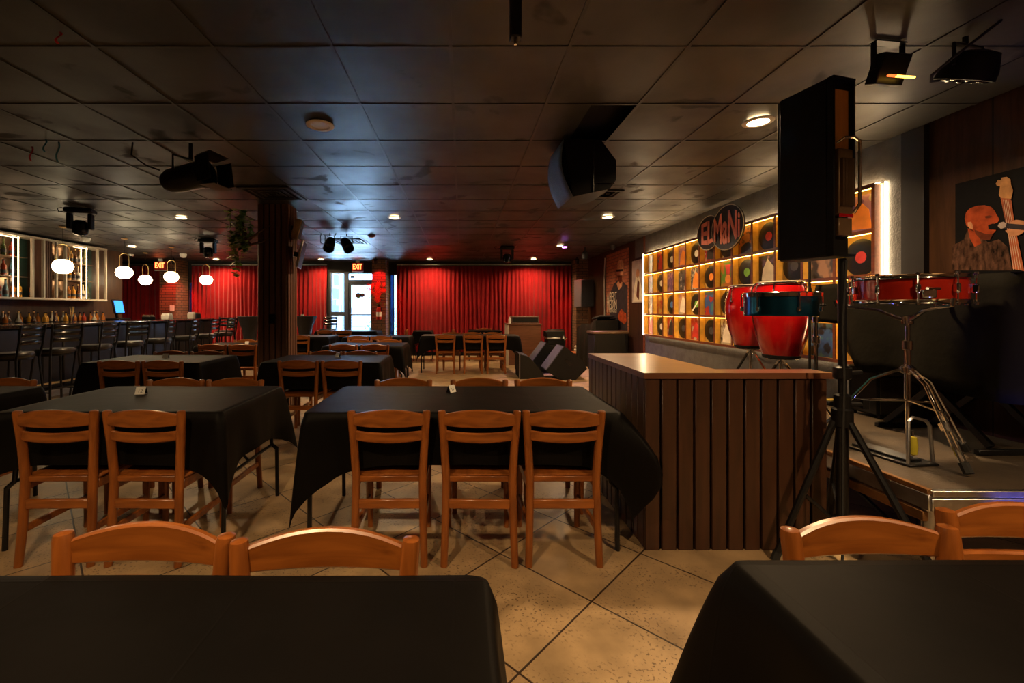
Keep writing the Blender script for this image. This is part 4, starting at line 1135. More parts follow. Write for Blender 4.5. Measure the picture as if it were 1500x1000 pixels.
# poster of a man in a dark jacket, far end
def pp2(px, py):
    Y = (XW+.03)*625/(px-676); return (9.98-Y, H-(py-453)*Y/625-.80)
t = thing('portrait_poster', 'tall brick-toned poster of a standing man in dark jacket with cream lettering', 'poster', (XW+.036, 9.98, .80))
B().box(-.005, 0, -1.32, 0, 0, 1.76).out('mount_board', P_brickp, t)
def q2(*pts): return [pp2(840+x/5.558, 340+y/5.558) for x, y in pts]
flat(t, 'jacket', q2((300, 790), (290, 520), (330, 420), (365, 385), (400, 400), (440, 440), (440, 800)), 0, P_suit)
flat(t, 'collar', q2((352, 420), (372, 390), (400, 405), (395, 440), (370, 470)), 1, P_skin2)
flat(t, 'head', q2((352, 330), (358, 260), (372, 228), (395, 222), (408, 250), (408, 330), (398, 400), (380, 420), (360, 390)), 2, P_skin2)
flat(t, 'glasses', q2((350, 305), (402, 300), (402, 318), (352, 322)), 3, P_black)
flat(t, 'beard', q2((358, 352), (400, 350), (398, 400), (380, 420), (362, 392)), 3, P_shadow)
flat(t, 'hand', q2((362, 680), (380, 640), (395, 625), (410, 650), (430, 660), (434, 720), (420, 750), (395, 735), (372, 715)), 4, P_skin)
for s, yy, hh in (('ALBERT', 528, .17), ('MEDIN', 590, .17), ('EL TROVADOR', 640, .06)):
    o = text_mesh(s, 1., .0005, P_white, 'lettering', t)
    vs = o.data.vertices; a0 = min(v.co.x for v in vs); a1 = max(v.co.x for v in vs); b0 = min(v.co.y for v in vs); b1 = max(v.co.y for v in vs)
    (ua, wa) = pp2(840+275/5.558, 340+yy/5.558); (ub, wb) = pp2(840+355/5.558, 340+yy/5.558)
    for v in vs:
        f = (v.co.x-a0)/(a1-a0); g = (v.co.y-b0)/(b1-b0)
        v.co = (-.012-max(0, v.co.z), -(ua+(ub-ua)*f), wa+(g-.5)*hh*1.2)
    o.data.update()
t = thing('pale_picture', 'narrow pale picture of a seated figure between wood panel and record shelf', 'picture', (XW+.036, 8.45, 1.42))
B().box(-.02, 0, -.55, 0, 0, .82, .004).out('canvas', P_grey, t)
for nme, p_, mt in (('figure_robe', [(.06, .02), (.5, .02), (.44, .3), (.34, .5), (.2, .5), (.1, .28)], P_white), ('figure_head', ell(.28, .56, .07, .09), P_skin2), ('figure_shadow', [(.22, .12), (.34, .05), (.36, .38), (.28, .46)], P_shadow)):
    b = B(); b.prism([(-u, w) for u, w in p_], -.0225 if 'shadow' not in nme else -.024, -.0195, 'yz'); b.out(nme, mt, t)

# ================================================================ ceiling gear
def cable(name, pts, label, r=.006, mat=None):
    b = B(); b.tube(pts, r, 6); return tag(b.out(name, mat or M['rubber']), label, 'cable')
# big hanging loudspeaker
t = thing('hanging_loudspeaker', 'large black angular loudspeaker hung from the ceiling, grey curved grille', 'loudspeaker', (.945, 3.28, 2.36), math.radians(3))
pr = [(-.27, -.13), (-.27, .13), (-.13, .245), (.10, .245), (.20, .14), (.20, -.14), (.10, -.245), (-.13, -.245)]
pr = [(-.16, .235), (.13, .235), (.25, .08), (.25, -.07), (.20, -.14), (-.09, -.205)]
b = B(); b.prism(pr, 0, .40, 'xz'); b.out('cabinet', M['black'], t)
b = B()
b.grid(lambda u, v: (-.092-.07*u-.05*math.sin(PI*u), .0+.40*v, -.205+.44*u), 10, 4)
g = b.out('grille', M['grilleb'], t, recalc=False); md = g.modifiers.new('t', 'SOLIDIFY'); md.thickness = .004
b = B(); b.tube([(.07, -.003, -.165), (.07, -.003, .235)], .003, 6); b.tube([(.07, -.003, -.10), (.235, -.003, -.10)], .003, 6); b.out('seam_trim', M['blackgloss'], t)
B().box(-.09, .10, .05, .30, .252, .262, .003).out('ceiling_bracket_plate', M['blackmetal'], t)
for x in (-.05, .05): B().tube([(x, .15, .23), (x+.02, .12, .256)], .016, 8).out('bracket_arm', M['blackmetal'], t)
# stage light with barn doors, bar side
t = thing('barn_door_light', 'black barrel stage light with square barn doors hanging near the bar side', 'stage light', (-2.17, 3.42, 2.35), 0, rot=(0, math.radians(82), math.radians(-10)))
b = B(); b.lathe([(.03, -.23), (.075, -.22), (.095, -.17), (.10, -.05), (.105, .10), (.115, .12), (.115, .15), (.10, .15), (.09, .08), (0, .06)], n=20); b.out('barrel', M['blackmetal'], t)
b = B()
for k in range(4):
    a = k*PI/2; b.m = Matrix.Rotation(a, 4, 'Z') @ Matrix.Translation((.115, 0, .15)) @ Matrix.Rotation(.10, 4, 'Y')
    b.box(-.002, .002, -.10, .10, 0, .13, .001)
b.out('barn_door', M['blackmetal'], t)
b = B(); b.tube([(0, 0, -.012), (0, 0, -.14)], .016, 8); b.tube([(-.06, -.125, -.27), (-.06, -.125, -.145), (0, 0, -.14), (.0, .135, -.145), (.0, .135, -.27)], .008, 6); oy = b.out('yoke_mount', M['blackmetal'], t); bpy.context.view_layer.update(); oy.data.transform(t.matrix_world.inverted() @ Matrix.Translation((-2.17, 3.42, HC)))
cable('light_cable', [(-2.62, 3.4, HC-.01), (-2.63, 3.4, 2.52), (-2.52, 3.41, 2.44), (-2.42, 3.42, 2.405)], 'looping black cable beside the barn door stage light')
# moving heads
def moving_head(x, y, label, rz):
    t = thing('moving_head_light', label, 'stage light', (x, y, HC), rz, 'moving head lights')
    b = B(); b.box(-.15, .15, -.10, .10, -.085, -.012, .02); b.out('base', M['black'], t)
    for s in (-1, 1): B().box(s*.115-.022, s*.115+.022, -.05, .05, -.29, -.08, .012).out('yoke_arm', M['black'], t)
    b = B(); b.lathe([(.05, -.36), (.082, -.34), (.088, -.27), (.08, -.20), (.05, -.17)], n=18); b.out('head', M['blackgloss'], t)
    B().lathe([(0, -.368), (.045, -.362), (.045, -.355), (0, -.355)], n=16).out('lens', M['glassblue'], t)
    B().tube([(-.15, 0, -.05), (-.24, .02, -.07), (-.26, .03, -.02), (-.22, .05, -.002)], .006, 6).out('cable', M['rubber'], t)
    return t
moving_head(-5.02, 5.62, 'black moving head light over the bar side, larger of two', .3)
moving_head(-4.78, 8.05, 'black moving head light toward the curtain, left of the slatted column', .1)
moving_head(.96, 9.0, 'dark moving head light in front of the wide red curtain', .0)
# pair of par cans
for (x, y, a, lb) in ((-2.30, 7.45, -.35, 'black par can lamp hanging beside its twin before the door, rounder'), (-2.02, 7.5, .25, 'black par can lamp hanging beside its twin before the door, open-ended')):
    t = thing('par_can_light', lb, 'stage light', (x, y, HC), a, 'par can lights')
    b = B(); b.tube([(-.10, 0, -.20), (-.10, 0, -.06), (.10, 0, -.06), (.10, 0, -.20)], .008, 6); b.tube([(0, 0, -.06), (0, 0, -.01)], .01, 6); b.out('yoke', M['blackmetal'], t)
    b = B(); b.m = Matrix.Translation((0, 0, -.20)) @ Matrix.Rotation(2.35, 4, 'X') @ Matrix.Rotation(.3, 4, 'Y')
    b.lathe([(.03, -.13), (.07, -.12), (.09, -.03), (.095, .14), (.085, .14), (.08, 0), (0, -.02)], n=18); b.out('barrel', M['blackmetal'], t)
    B().tube([(-.10, 0, -.20), (-.19, 0, -.17), (-.2, 0, -.06), (-.18, 0, -.01)], .006, 6).out('cable', M['rubber'], t)
# led bar par near the stage
t = thing('led_flood_light', 'flat black LED flood light glowing red and amber along its lower edge', 'stage light', (2.13, 2.13, HC), .12)
b = B(); b.box(-.077, .077, -.03, .03, -.215, -.075, .004, Matrix.Rotation(.35, 3, 'X')); b.out('housing', M['blackmetal'], t)
b = B(); b.box(-.085, -.079, -.012, .012, -.15, -.012); b.box(.079, .085, -.012, .012, -.15, -.012); b.box(-.085, .085, -.02, .02, -.016, -.010); b.out('bracket', M['blackmetal'], t)
b = B(); b.box(-.074, -.03, -.062, -.052, -.212, -.205); b.out('red_diode', M['ledred'], t)
b = B(); b.box(-.03, .074, -.062, -.052, -.212, -.205); b.out('amber_diode', M['ledamber'], t)
t = thing('led_par_light', 'round black LED par light with a ring of lenses near the poster corner', 'stage light', (2.46, 2.06, HC), .2)
b = B(); b.m = Matrix.Translation((0, 0, -.17)) @ Matrix.Rotation(.5, 4, 'X'); b.lathe([(.04, .07), (.075, .06), (.105, -.02), (.11, -.06), (.1, -.062), (.095, -.03), (0, -.028)], n=20); b.out('housing', M['black'], t)
b = B(); b.m = Matrix.Translation((0, 0, -.17)) @ Matrix.Rotation(.5, 4, 'X')
for k in range(8): b.lathe([(.0, -.068), (.02, -.064), (.024, -.04), (.0, -.04)], (.068*math.cos(k*PI/4), .068*math.sin(k*PI/4), 0), 12)
b.out('lens_ring', M['blackgloss'], t)
b = B(); b.tube([(-.11, 0, -.17), (-.09, .01, -.06), (0, .02, -.05), (.09, .01, -.06), (.11, 0, -.17)], .008, 6); b.tube([(0, .02, -.05), (0, .02, -.012)], .012, 6); b.out('yoke', M['blackmetal'], t)
cable('par_cable', [(2.48, 1.96, HC-.012), (2.40, 1.98, 2.55), (2.30, 2.02, 2.46), (2.27, 2.06, 2.42), (2.29, 2.08, 2.40), (2.325, 2.08, 2.405)], 'black cable looping from the ceiling to the round par light')
t = thing('ceiling_pole', 'black bracket pole hanging from the ceiling near the middle', 'bracket', (.205, 1.62, HC))
B().box(-.022, .022, -.022, .022, -.315, -.012, .005).out('pole', M['blackmetal'], t)
B().box(-.06, .06, -.06, .06, -.014, -.008, .003).out('plate', M['blackmetal'], t)
B().lathe([(.006, -.335), (.008, -.315)], n=8).out('bolt', M['chrome'], t)
# vents
def vent(x, y, label, s=.28):
    t = thing('ceiling_vent', label, 'vent', (x, y, HC-.002), group='ceiling vents')
    b = B(); 
    for (x0, x1, y0, y1) in ((-s, s, -s, -s+.04), (-s, s, s-.04, s), (-s, -s+.04, -s, s), (s-.04, s, -s, s)): b.box(x0, x1, y0, y1, -.016, 0, .003)
    b.out('frame', M['tbar'], t)
    b = B()
    for k in range(3):
        q = s-.08-k*.07
        for (x0, x1, y0, y1) in ((-q, q, -q, -q+.02), (-q, q, q-.02, q), (-q, -q+.02, -q, q), (q-.02, q, -q, q)): b.box(x0, x1, y0, y1, -.013, -.002)
    b.out('louver', M['tbar'], t)
    B().box(-s+.03, s-.03, -s+.03, s-.03, -.001, .002).out('duct_shade_sheet', M['dark'], t)  # flat dark sheet stands in for the shade inside the duct
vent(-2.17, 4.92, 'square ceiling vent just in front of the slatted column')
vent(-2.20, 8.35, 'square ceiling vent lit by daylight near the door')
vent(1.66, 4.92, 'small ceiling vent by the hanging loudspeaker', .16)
# detectors
def detector(x, y, label, mat, r=.06, h=.05):
    t = thing('smoke_detector', label, 'smoke detector', (x, y, HC-.010), group='ceiling detectors')
    B().lathe([(r, 0), (r, -h*.4), (r*.7, -h), (0, -h)], n=20).out('housing', mat, t)
    B().lathe([(r*.35, -h-.006), (r*.35, -h+.001)], n=12).out('sensor', M['paper'], t)
detector(-7.0, 7.95, 'white smoke detector on the ceiling above the bar shelves', M['white'], .075, .07)
detector(-6.65, 10.2, 'white smoke detector near the exit sign at the bar end', M['white'], .075, .09)
detector(-1.62, 7.7, 'flat red-brown detector on the bluish ceiling before the door', pm('detector_red', (.12, .02, .02), .5), .07, .03)
t = thing('dome_camera', 'small white dome camera under the ceiling at the bar end', 'camera', (-7.95, 10.25, HC-.02))
B().lathe([(.06, .01), (.06, -.03), (.05, -.04)], n=16).out('base', M['white'], t); B().lathe([(.045, -.04), (.035, -.075), (0, -.085)], n=16).out('dome', M['blackgloss'], t)
# ribbons
for (px, py, Y, ln, mt, lb) in ((86, 40, 2.05, .06, 'red_ribbon', 'short red ribbon scrap hanging from the dark ceiling'), (46, 210, 3.5, .12, 'red_ribbon', 'red ribbon tail hanging beside two blue ones'), (66, 205, 3.35, .10, 'blue_ribbon', 'blue ribbon tail hanging from the ceiling, the shorter'), (85, 204, 3.4, .16, 'blue_ribbon', 'blue ribbon tail hanging from the ceiling, the longer')):
    x = gx(px, Y); b = B()
    b.grid(lambda u, v: (x+(u-.5)*.014+.01*math.sin(6*v), Y+.006*math.cos(5*v), HC-.004-ln*v), 1, 8)
    o = b.out('ceiling_ribbon', M[mt]); o.modifiers.new('t', 'SOLIDIFY').thickness = .001
    tag(o, lb, 'ribbon', 'ribbon scraps on the ceiling')
# exit signs
def exit_sign(x, y, label):
    t = thing('exit_sign', label, 'exit sign', (x, y, HC-.012), group='exit signs')
    B().box(-.15, .15, -.025, .025, -.30, -.065, .008).out('box', M['exitbox'], t)
    B().box(-.05, .05, -.02, .02, -.066, .002, .003).out('mount', M['white'], t)
    o = text_mesh('EXIT', .20, .002, M['exit'], 'letters', t, offset=.006)
    vs = o.data.vertices; a0 = min(v.co.x for v in vs); a1 = max(v.co.x for v in vs)
    for v in vs: v.co = ((v.co.x-(a0+a1)/2)*.25/(a1-a0), -.027-max(0, v.co.z)*.5, -.182+v.co.y)
    B().box(-.15, .15, -.027, .027, -.315, -.30, .002).out('lower_edge', M['white'], t)
exit_sign(gx(524, 11.55), 11.55, 'red lit EXIT sign hanging above the glass door')
exit_sign(gx(235, 11.2), 11.2, 'red lit EXIT sign hanging by the brick pillar at the bar end')
# door pillar things
t = thing('flower_wreath', 'cluster of red flowers and leaves on the brick pillar beside the door', 'wreath', (-2.22, 11.43, 1.78))
fl = B(); lv = B(); r4 = random.Random(3)
for k in range(26):
    w_ = r4.gauss(0, .10); v_ = r4.uniform(-.28, .20); w_ *= 1.3 if v_ > -.05 else .6
    for p_ in range(6):
        a = p_*PI/3+k; s = .075
        fl.add([(w_, -.035-.01*(k % 3), v_), (w_+s*.5*math.cos(a-.35), -.06, v_+s*.5*math.sin(a-.35)), (w_+s*math.cos(a), -.045, v_+s*math.sin(a)), (w_+s*.5*math.cos(a+.35), -.06, v_+s*.5*math.sin(a+.35))], [(0, 1, 2, 3)])
for k in range(60):
    w_, v_ = r4.gauss(0, .15), r4.uniform(-.34, .2); a = r4.uniform(0, 6.28); s = .08
    lv.add([(w_, -.015, v_), (w_+s*.5*math.cos(a-.3), -.03, v_+s*.5*math.sin(a-.3)), (w_+s*math.cos(a), -.02, v_+s*math.sin(a)), (w_+s*.5*math.cos(a+.3), -.03, v_+s*.5*math.sin(a+.3))], [(0, 1, 2, 3)])
fl.out('red_flowers', M['flower'], t, recalc=False)['kind'] = 'stuff'; lv.out('green_leaves', M['leaf'], t, recalc=False)['kind'] = 'stuff'
t = thing('fire_extinguisher', 'red fire extinguisher with white label hung on the door pillar', 'fire extinguisher', (-2.20, 11.36, 1.02))
B().lathe([(.0, 0), (.060, .0), (.068, .02), (.068, .27), (.05, .32), (.02, .335)], n=20).out('cylinder', M['ext_red'], t)
B().lathe([(.0695, .08), (.0695, .20)], n=20).out('paper_label', M['paper'], t)
b = B(); b.lathe([(.02, .33), (.022, .37), (.012, .38)], n=10); b.tube([(0, 0, .38), (.0, -.07, .40)], .01, 6); b.tube([(0, 0, .36), (.06, -.03, .34), (.075, -.04, .20)], .009, 6); b.out('valve', M['black'], t)
B().box(-.02, .02, .06, .085, .15, .40).out('wall_mount', M['blackmetal'], t)
t = thing('notice_plate', 'small white notice on the red-lit brick pillar by the bar end', 'notice', (-7.76, 11.44, 1.32))
B().box(-.06, .06, -.006, .004, -.08, .08, .002).out('mount_plate', M['paper'], t)
# red accent spots
def accent(x, y, tx, ty, tz, e, label):
    t = thing('accent_spot_light', label, 'accent light', (x, y, HC-.012))
    d_ = (Vector((tx, ty, tz))-Vector((x, y, HC-.09))).normalized()
    q = d_.to_track_quat('-Z', 'Y').to_matrix()
    b = B(); b.lathe([(.05, -.07), (.055, .05), (.03, .06)], (0, 0, -.09), 16, m=q); b.tube([(0, 0, 0), (0, 0, -.06)], .012, 6); b.out('housing', M['blackmetal'], t)
    B().lathe([(0, -.068), (.042, -.068), (.042, -.06), (0, -.06)], (0, 0, -.09), 16, m=q).out('lens', M['ledred'], t)
    p = Vector((x, y, HC-.102))+d_*.085
    spot('accent_lamp', p, (tx, ty, tz), e, (1., .012, .02), 64, .5, .04, t)
accent(-2.21, 10.98, -2.21, 11.45, 2.0, 60, 'small red accent spot on the ceiling before the door pillar')
accent(-7.42, 11.0, -7.66, 11.45, 1.6, 110, 'small red accent spot on the ceiling before the bar end pillar')
accent(2.95, 10.9, 3.15, 11.45, 1.2, 40, 'small red accent spot on the ceiling at the stage corner')

# ================================================================ column plant, speaker, screen
t = thing('hanging_vine', 'green trailing vine hanging over a branch high on the slatted column', 'plant', (-2.62, 5.38, 0))
b = B(); b.tube([(-.14, -.03, 2.10), (-.05, -.03, 2.16), (.08, -.02, 2.26), (.25, -.02, 2.36)], [.022, .018, .013, .006], 7); b.tube([(-.12, -.03, 2.22), (-.03, -.02, 2.10), (.12, -.02, 2.14), (.22, -.015, 2.19)], [.02, .02, .012, .005], 7); b.tube([(-.13, -.03, 2.38), (-.10, -.03, 2.25), (-.13, -.03, 2.08)], [.012, .03, .02], 7); b.out('branch', M['bark'], t)
st = B(); lf = B(); r5 = random.Random(11)
for k in range(9):
    x = r5.uniform(-.26, -.04); z1 = r5.uniform(1.72, 2.0) if k < 5 else r5.uniform(2.0, 2.2); z0 = r5.uniform(2.4, 2.55); y = r5.uniform(-.10, .02)
    pts = [(x+.03*math.sin(3*i/10+k), y+.02*math.sin(2*i/10+k), z0+(z1-z0)*i/10) for i in range(11)]
    st.tube(pts, .003, 5)
    for (px_, py_, pz_) in pts:
        for q in range(3):
            a = r5.uniform(0, 6.28); e = r5.uniform(-.9, .3); s = r5.uniform(.055, .105)
            u = Vector((math.cos(a)*math.cos(e), math.sin(a)*math.cos(e), math.sin(e))); w_ = u.cross(Vector((0, 0, 1))).normalized()*.42; p = Vector((px_, py_, pz_))
            nrm = u.cross(w_).normalized()*.1
            lf.add([tuple(p), tuple(p+(u*.45+w_)*s), tuple(p+u*s), tuple(p+(u*.45-w_)*s), tuple(p+(u*.5+nrm)*s)], [(0, 1, 4), (1, 2, 4), (2, 3, 4), (3, 0, 4)])
st.out('stems', M['leaf'], t)['kind'] = 'stuff'; lf.out('leaves', M['leaf'], t, recalc=False)['kind'] = 'stuff'
t = thing('column_speaker', 'small tan bracketed speaker on the door side of the slatted column', 'speaker', (-2.12, 5.50, 2.32), 0, rot=(0, math.radians(14), math.radians(10)))
B().box(-.04, .05, -.07, .07, -.13, .13, .012).out('cabinet', pm('tan_plastic', (.34, .24, .15), .5), t)
B().box(.05, .056, -.06, .06, -.115, .115, .002).out('grille', M['grille'], t)
B().box(-.075, -.035, -.02, .02, -.03, .03, .004).out('bracket', M['blackmetal'], t)
t = thing('wall_screen', 'thin tilted flat screen seen edge-on beside the slatted column', 'screen', (-2.085, 5.60, 1.99), 0, rot=(0, math.radians(12), math.radians(13)))
B().box(-.017, .017, -.276, .016, -.166, .166, .003).out('panel', M['black'], t)
B().box(-.013, .013, -.284, .024, -.174, .174, .003).out('bezel', M['alu'], t)
B().box(-.105, -.012, -.06, -.02, -.03, .03, .004).out('bracket', M['blackmetal'], t)

# ================================================================ bar
BX0, BX1, BY0, BY1 = -6.62, -6.02, 3.6, 10.35
t = thing('bar_counter', 'long black bar counter with padded front panels and glossy stone top', 'bar', (BX1, BY0, 0))
Lb = BY1-BY0
B().box(-.55, -.06, 0, Lb-.05, 0.10, 1.03).out('carcass', M['dark'], t)
b = B()
n = int(Lb/.32)
for k in range(n): b.box(-.062, -.028, k*.32+.01, k*.32+.31, .14, 1.02, .012)
b.box(-.55, -.02, Lb-.06, Lb-.03, .12, 1.02, .01)
b.out('front_cladding', M['barfront'], t)
B().box(-.64, .02, -.05, Lb+.02, 1.03, 1.075, .012).out('bar_top', M['bartop'], t)
b = B(); b.tube([(.09, .1, .22), (.09, Lb-.1, .22)], .018, 8)
for k in range(6): b.tube([(-.03, .3+k*1.2, .22), (.09, .3+k*1.2, .22)], .01, 6)
b.out('foot_rail', M['brass'], t)
B().box(-.55, -.05, 0, Lb-.05, 0, .10).out('plinth', M['white'], t)
t = thing('back_bar', 'dark back bar cabinet along the brown wall holding bottles', 'cabinet', (-7.942, 4.6, 0))
B().box(0, .40, 0, 4.58, 0, .93, .004).out('body', M['black'], t)
B().box(-.0, .43, -.02, 4.6, .93, .965, .006).out('worktop', M['alu'], t)
for k in range(6):
    B().box(.40, .414, k*.7+.02, k*.7+.68, .10, .90, .004).out('door', M['blackmetal'], t)
# lit display cabinet
CX0, CX1 = -7.945, -7.60; CZ0, CZ1 = 1.50, 2.555
t = thing('display_cabinet', 'wall cabinet with off-white frame and lit bottle shelves above the bar', 'cabinet', (CX0, 6.2, CZ0))
wx = CX1-CX0; hz = CZ1-CZ0; LY = 9.14-6.2
def cy(y): return y-6.2
fr = B()
fr.box(0, wx, -.02, LY+.02, -.035, .0, .004); fr.box(0, wx, -.02, LY+.02, hz, hz+.035, .004)
for y in (6.2, 7.575, 7.775, 8.02, 8.205, 8.925, 9.13): fr.box(.0 if y == 6.2 else wx-.04, wx+.003, cy(y)-.018, cy(y)+.018, 0, hz, .003)
fr.out('frame', M['offwhite'], t)
B().box(.0, .012, 0, LY, 0, hz).out('mirror_back', M['cream'], t)
for (y0, y1) in ((7.60, 7.76), (8.04, 8.19), (8.945, 9.11)):
    B().box(.03, .05, cy(y0), cy(y1), .0, hz).out('green_panel', M['greenglass'], t)
b = B()
for k in range(5): b.box(.12, wx-.06, cy(7.80)+k*.041, cy(7.80)+k*.041+.024, .0, hz, .003)
b.out('slat_panel', M['slatcol'], t)
for (y0, y1) in ((6.22, 7.56), (8.22, 8.91)):
    for z in (.36, .70): B().box(.012, wx-.08, cy(y0), cy(y1), z-.006, z+.006, .002).out('shelf', M['bronze'], t)
b = B()
for y in (8.595, 8.72, 7.287, 7.377, 6.6): b.box(wx-.066, wx-.058, cy(y)-.006, cy(y)+.006, .01, hz-.01)
for (y0, y1) in ((8.42, 8.74), (7.0, 7.39)): b.box(wx-.066, wx-.058, cy(y0), cy(y1), hz-.034, hz-.024)
b.out('led_strip', M['ledbar'], t)
# bottles
def bottle_obj(name, mat, h, r, kind):
    o = thing(name, 'x', 'bottle')
    if kind == 0: prof = [(0, 0), (r, .0), (r, .62*h), (r*.8, .68*h), (r*.36, .76*h), (r*.34, .93*h)]
    elif kind == 1: prof = [(0, 0), (r*1.1, .0), (r*1.15, .35*h), (r*.9, .52*h), (r*.36, .62*h), (r*.34, .9*h)]
    else: prof = [(0, 0), (r*.95, 0), (r*.95, .45*h), (r*.4, .7*h), (r*.34, .92*h)]
    B().lathe(prof, n=12).out('glass_body', mat, o)
    B().lathe([(r*.40, .92*h), (r*.40, h), (0, h)], n=10).out('cap', M['black'] if kind != 1 else M['brass'], o)
    B().lathe([(r*1.02 if kind != 1 else r*1.17, .16*h), (r*1.02 if kind != 1 else r*1.17, .36*h)], n=12).out('paper_label', [M['paper'], LBL['r'], LBL['k'], LBL['y']][int(h*1000) % 4], o)
    return o
protos = []
for i, mt in enumerate(BOT): protos.append(bottle_obj('liquor_bottle', mt, .27+.02*(i % 3), .036+.003*(i % 2), i % 3))
pu = [False]*len(protos)
def bottle(i, x, y, z, label, group):
    i %= len(protos)
    if not pu[i]:
        pu[i] = True; p = protos[i]; p.location = (x, y, z); p['label'] = label; p['group'] = group; return p
    return dup(protos[i], (x, y, z), rnd.uniform(0, 6), label, group)
for k in range(27):
    y = 6.15+k*.115+rnd.uniform(-.02, .02)
    bottle((0, 1, 4, 6, 3, 1, 2, 0)[rnd.randrange(8)], -7.76+rnd.uniform(-.05, .05), y, .966, 'liquor bottle in the crowded row on the back bar below the cabinet', 'bottles on the back bar')
for k in range(14):
    y = 6.3+k*.21+rnd.uniform(-.02, .02)
    bottle((0, 1, 4, 6, 3, 1, 0, 4)[rnd.randrange(8)], -7.60+rnd.uniform(-.02, .02), y, .966, 'liquor bottle in the front row of the back bar below the cabinet', 'front bottles on the back bar')
CC = [0, 3, 1, 6, 5, 2, 4]
for (y0, y1, zz, n) in ((8.34, 8.88, 0, 5), (8.36, 8.66, .366, 3), (8.30, 8.80, .706, 5), (6.50, 7.52, 0, 9), (6.6, 7.40, .366, 6), (6.6, 7.40, .706, 6), (7.63, 7.73, 0, 1)):
    for k in range(n):
        y = y0+(k+.6)*(y1-y0)/n; x = CX0+.20
        bottle(CC[(k*3+int(zz*10)) % 7], x, y, CZ0+zz+.0012, 'bottle standing on the lit shelves of the wall cabinet over the bar', 'bottles in the wall cabinet')
# glasses on the back bar
gp = thing('stemmed_glass', 'stemmed glass standing at the back bar among the bottles', 'glass', group='stemmed glasses on the back bar')
B().lathe([(.032, 0), (.03, .004), (.004, .01), (.004, .08), (.03, .11), (.038, .15), (.033, .19)], n=14).out('bowl', M['glass'], gp)
for k in range(10):
    (dup(gp, (0, 0, 0)) if k else gp).location = (-7.90+.012*(k % 2), 6.4+k*.26, .966)
# straw cup
t = thing('straw_cup', 'clear cup holding tilted tan straws on the bar top', 'cup', (-6.45, 7.05, 1.0755))
B().lathe([(.03, 0), (.038, .13)], n=14).out('cup', M['glass'], t)
b = B()
for k in range(4): b.tube([(0, .004*k, .005), (.035*math.cos(k+.3), .04*math.sin(k)+.01, .26)], .005, 5)
b.out('straw', M['brass'], t)
t = thing('sales_terminal', 'black point of sale terminal with glowing blue screen at the bar end', 'computer', (-7.60, 9.45, 0), math.radians(92))
B().box(-.2, .2, -.2, .2, 0, .93, .01).out('cabinet', M['black'], t)
B().box(-.17, .17, -.15, .15, .93, 1.10, .01).out('cash_box', M['blackmetal'], t)
b = B(); b.tube([(0, .02, 1.10), (0, .05, 1.22)], .03, 8); b.out('stand', M['black'], t)
rot = Matrix.Rotation(-.2, 3, 'X')
B().box(-.14, .14, -.01, .03, 1.19, 1.51, .01, rot).out('monitor', M['black'], t)
o = B().box(-.12, .12, -.0205, -.0165, 1.215, 1.485, 0, rot).out('screen', M['screen'], t)
# things on the bar end
for (x, y, w_, h_, mt, lb) in ((-6.45, 9.35, .20, .10, 'white', 'white napkin holder on the bar top, next to the dark caddy'), (-6.30, 9.95, .13, .12, 'offwhite', 'pale menu box on the bar top at its far end'), (-6.42, 8.75, .22, .07, 'black', 'dark garnish caddy on the bar top before the napkin holder'), (-6.32, 10.18, .14, .11, 'black', 'dark caddy on the very end of the bar top')):
    t = thing('bar_caddy', lb, 'caddy', (x, y, 1.0755), rnd.uniform(-.3, .3), 'caddies on the bar top')
    B().box(-w_/2, w_/2, -.06, .06, 0, h_, .008).out('box', M[mt], t)
    B().box(-w_/2+.01, w_/2-.01, -.045, .045, h_, h_+.03, .004).out('napkin', M['paper' if mt != 'black' else 'bronze'], t)
# bar stools
def make_stool():
    t = thing('bar_stool', 'x', 'bar stool', group='bar stools along the bar')
    B().lathe([(0, .70), (.19, .70), (.205, .72), (.205, .745), (.19, .765), (0, .772)], n=24).out('seat', M['vinylseat'], t)
    B().lathe([(.185, .675), (.19, .675), (.19, .702), (.185, .702)], n=24).out('seat_ring', M['blackmetal'], t)
    for sx in (-1, 1):
        B().tube([(sx*.20, .20, 0), (sx*.15, .15, .69)], .013, 8).out('leg', M['blackmetal'], t)
        B().tube([(sx*.20, -.22, 0), (sx*.165, -.17, .68), (sx*.175, -.205, .85), (sx*.18, -.235, 1.10)], .013, 8).out('leg', M['blackmetal'], t)
    for z in (.86, .945, 1.03):
        b = B(); b.grid(lambda u, v: (-.175+.35*u, -.208-.09*(z-.86)-.03*arc(u), z+.055*v), 8, 1); g = b.out('back_slat', M['blackgloss'], t, recalc=False); g.modifiers.new('t', 'SOLIDIFY').thickness = .012
    b = B(); b.tube([(-.187, .187, .25), (.187, .187, .25)], .009, 6); b.tube([(-.187, -.205, .25), (.187, -.205, .25)], .009, 6); b.out('foot_bar', M['blackmetal'], t)
    b = B(); b.tube([(-.19, .19, .20), (-.19, -.21, .20)], .009, 6); b.tube([(.19, .19, .20), (.19, -.21, .20)], .009, 6); b.out('side_bar', M['blackmetal'], t)
    return t
SP = make_stool()
NTH = ['closest to the camera', 'second', 'third', 'fourth', 'fifth', 'sixth', 'seventh', 'eighth and last']
for k, (y, a) in enumerate(((5.22, .15), (5.78, -.25), (6.40, .1), (7.05, -.3), (7.75, .2), (8.45, .15), (9.15, .05), (9.85, -.1))):
    lb = 'black ladder-back bar stool along the bar, %s in the row' % NTH[k]
    a2 = PI/2+a
    if k == 0: SP.location = (-5.50, y, 0); SP.rotation_euler = (0, 0, a2); SP['label'] = lb
    else: dup(SP, (-5.50, y, 0), a2, lb)
dup(SP, (-3.60, 11.47, 0), PI, 'black bar stool standing alone by the curtain beside the sidelight', 'bar stools along the bar')
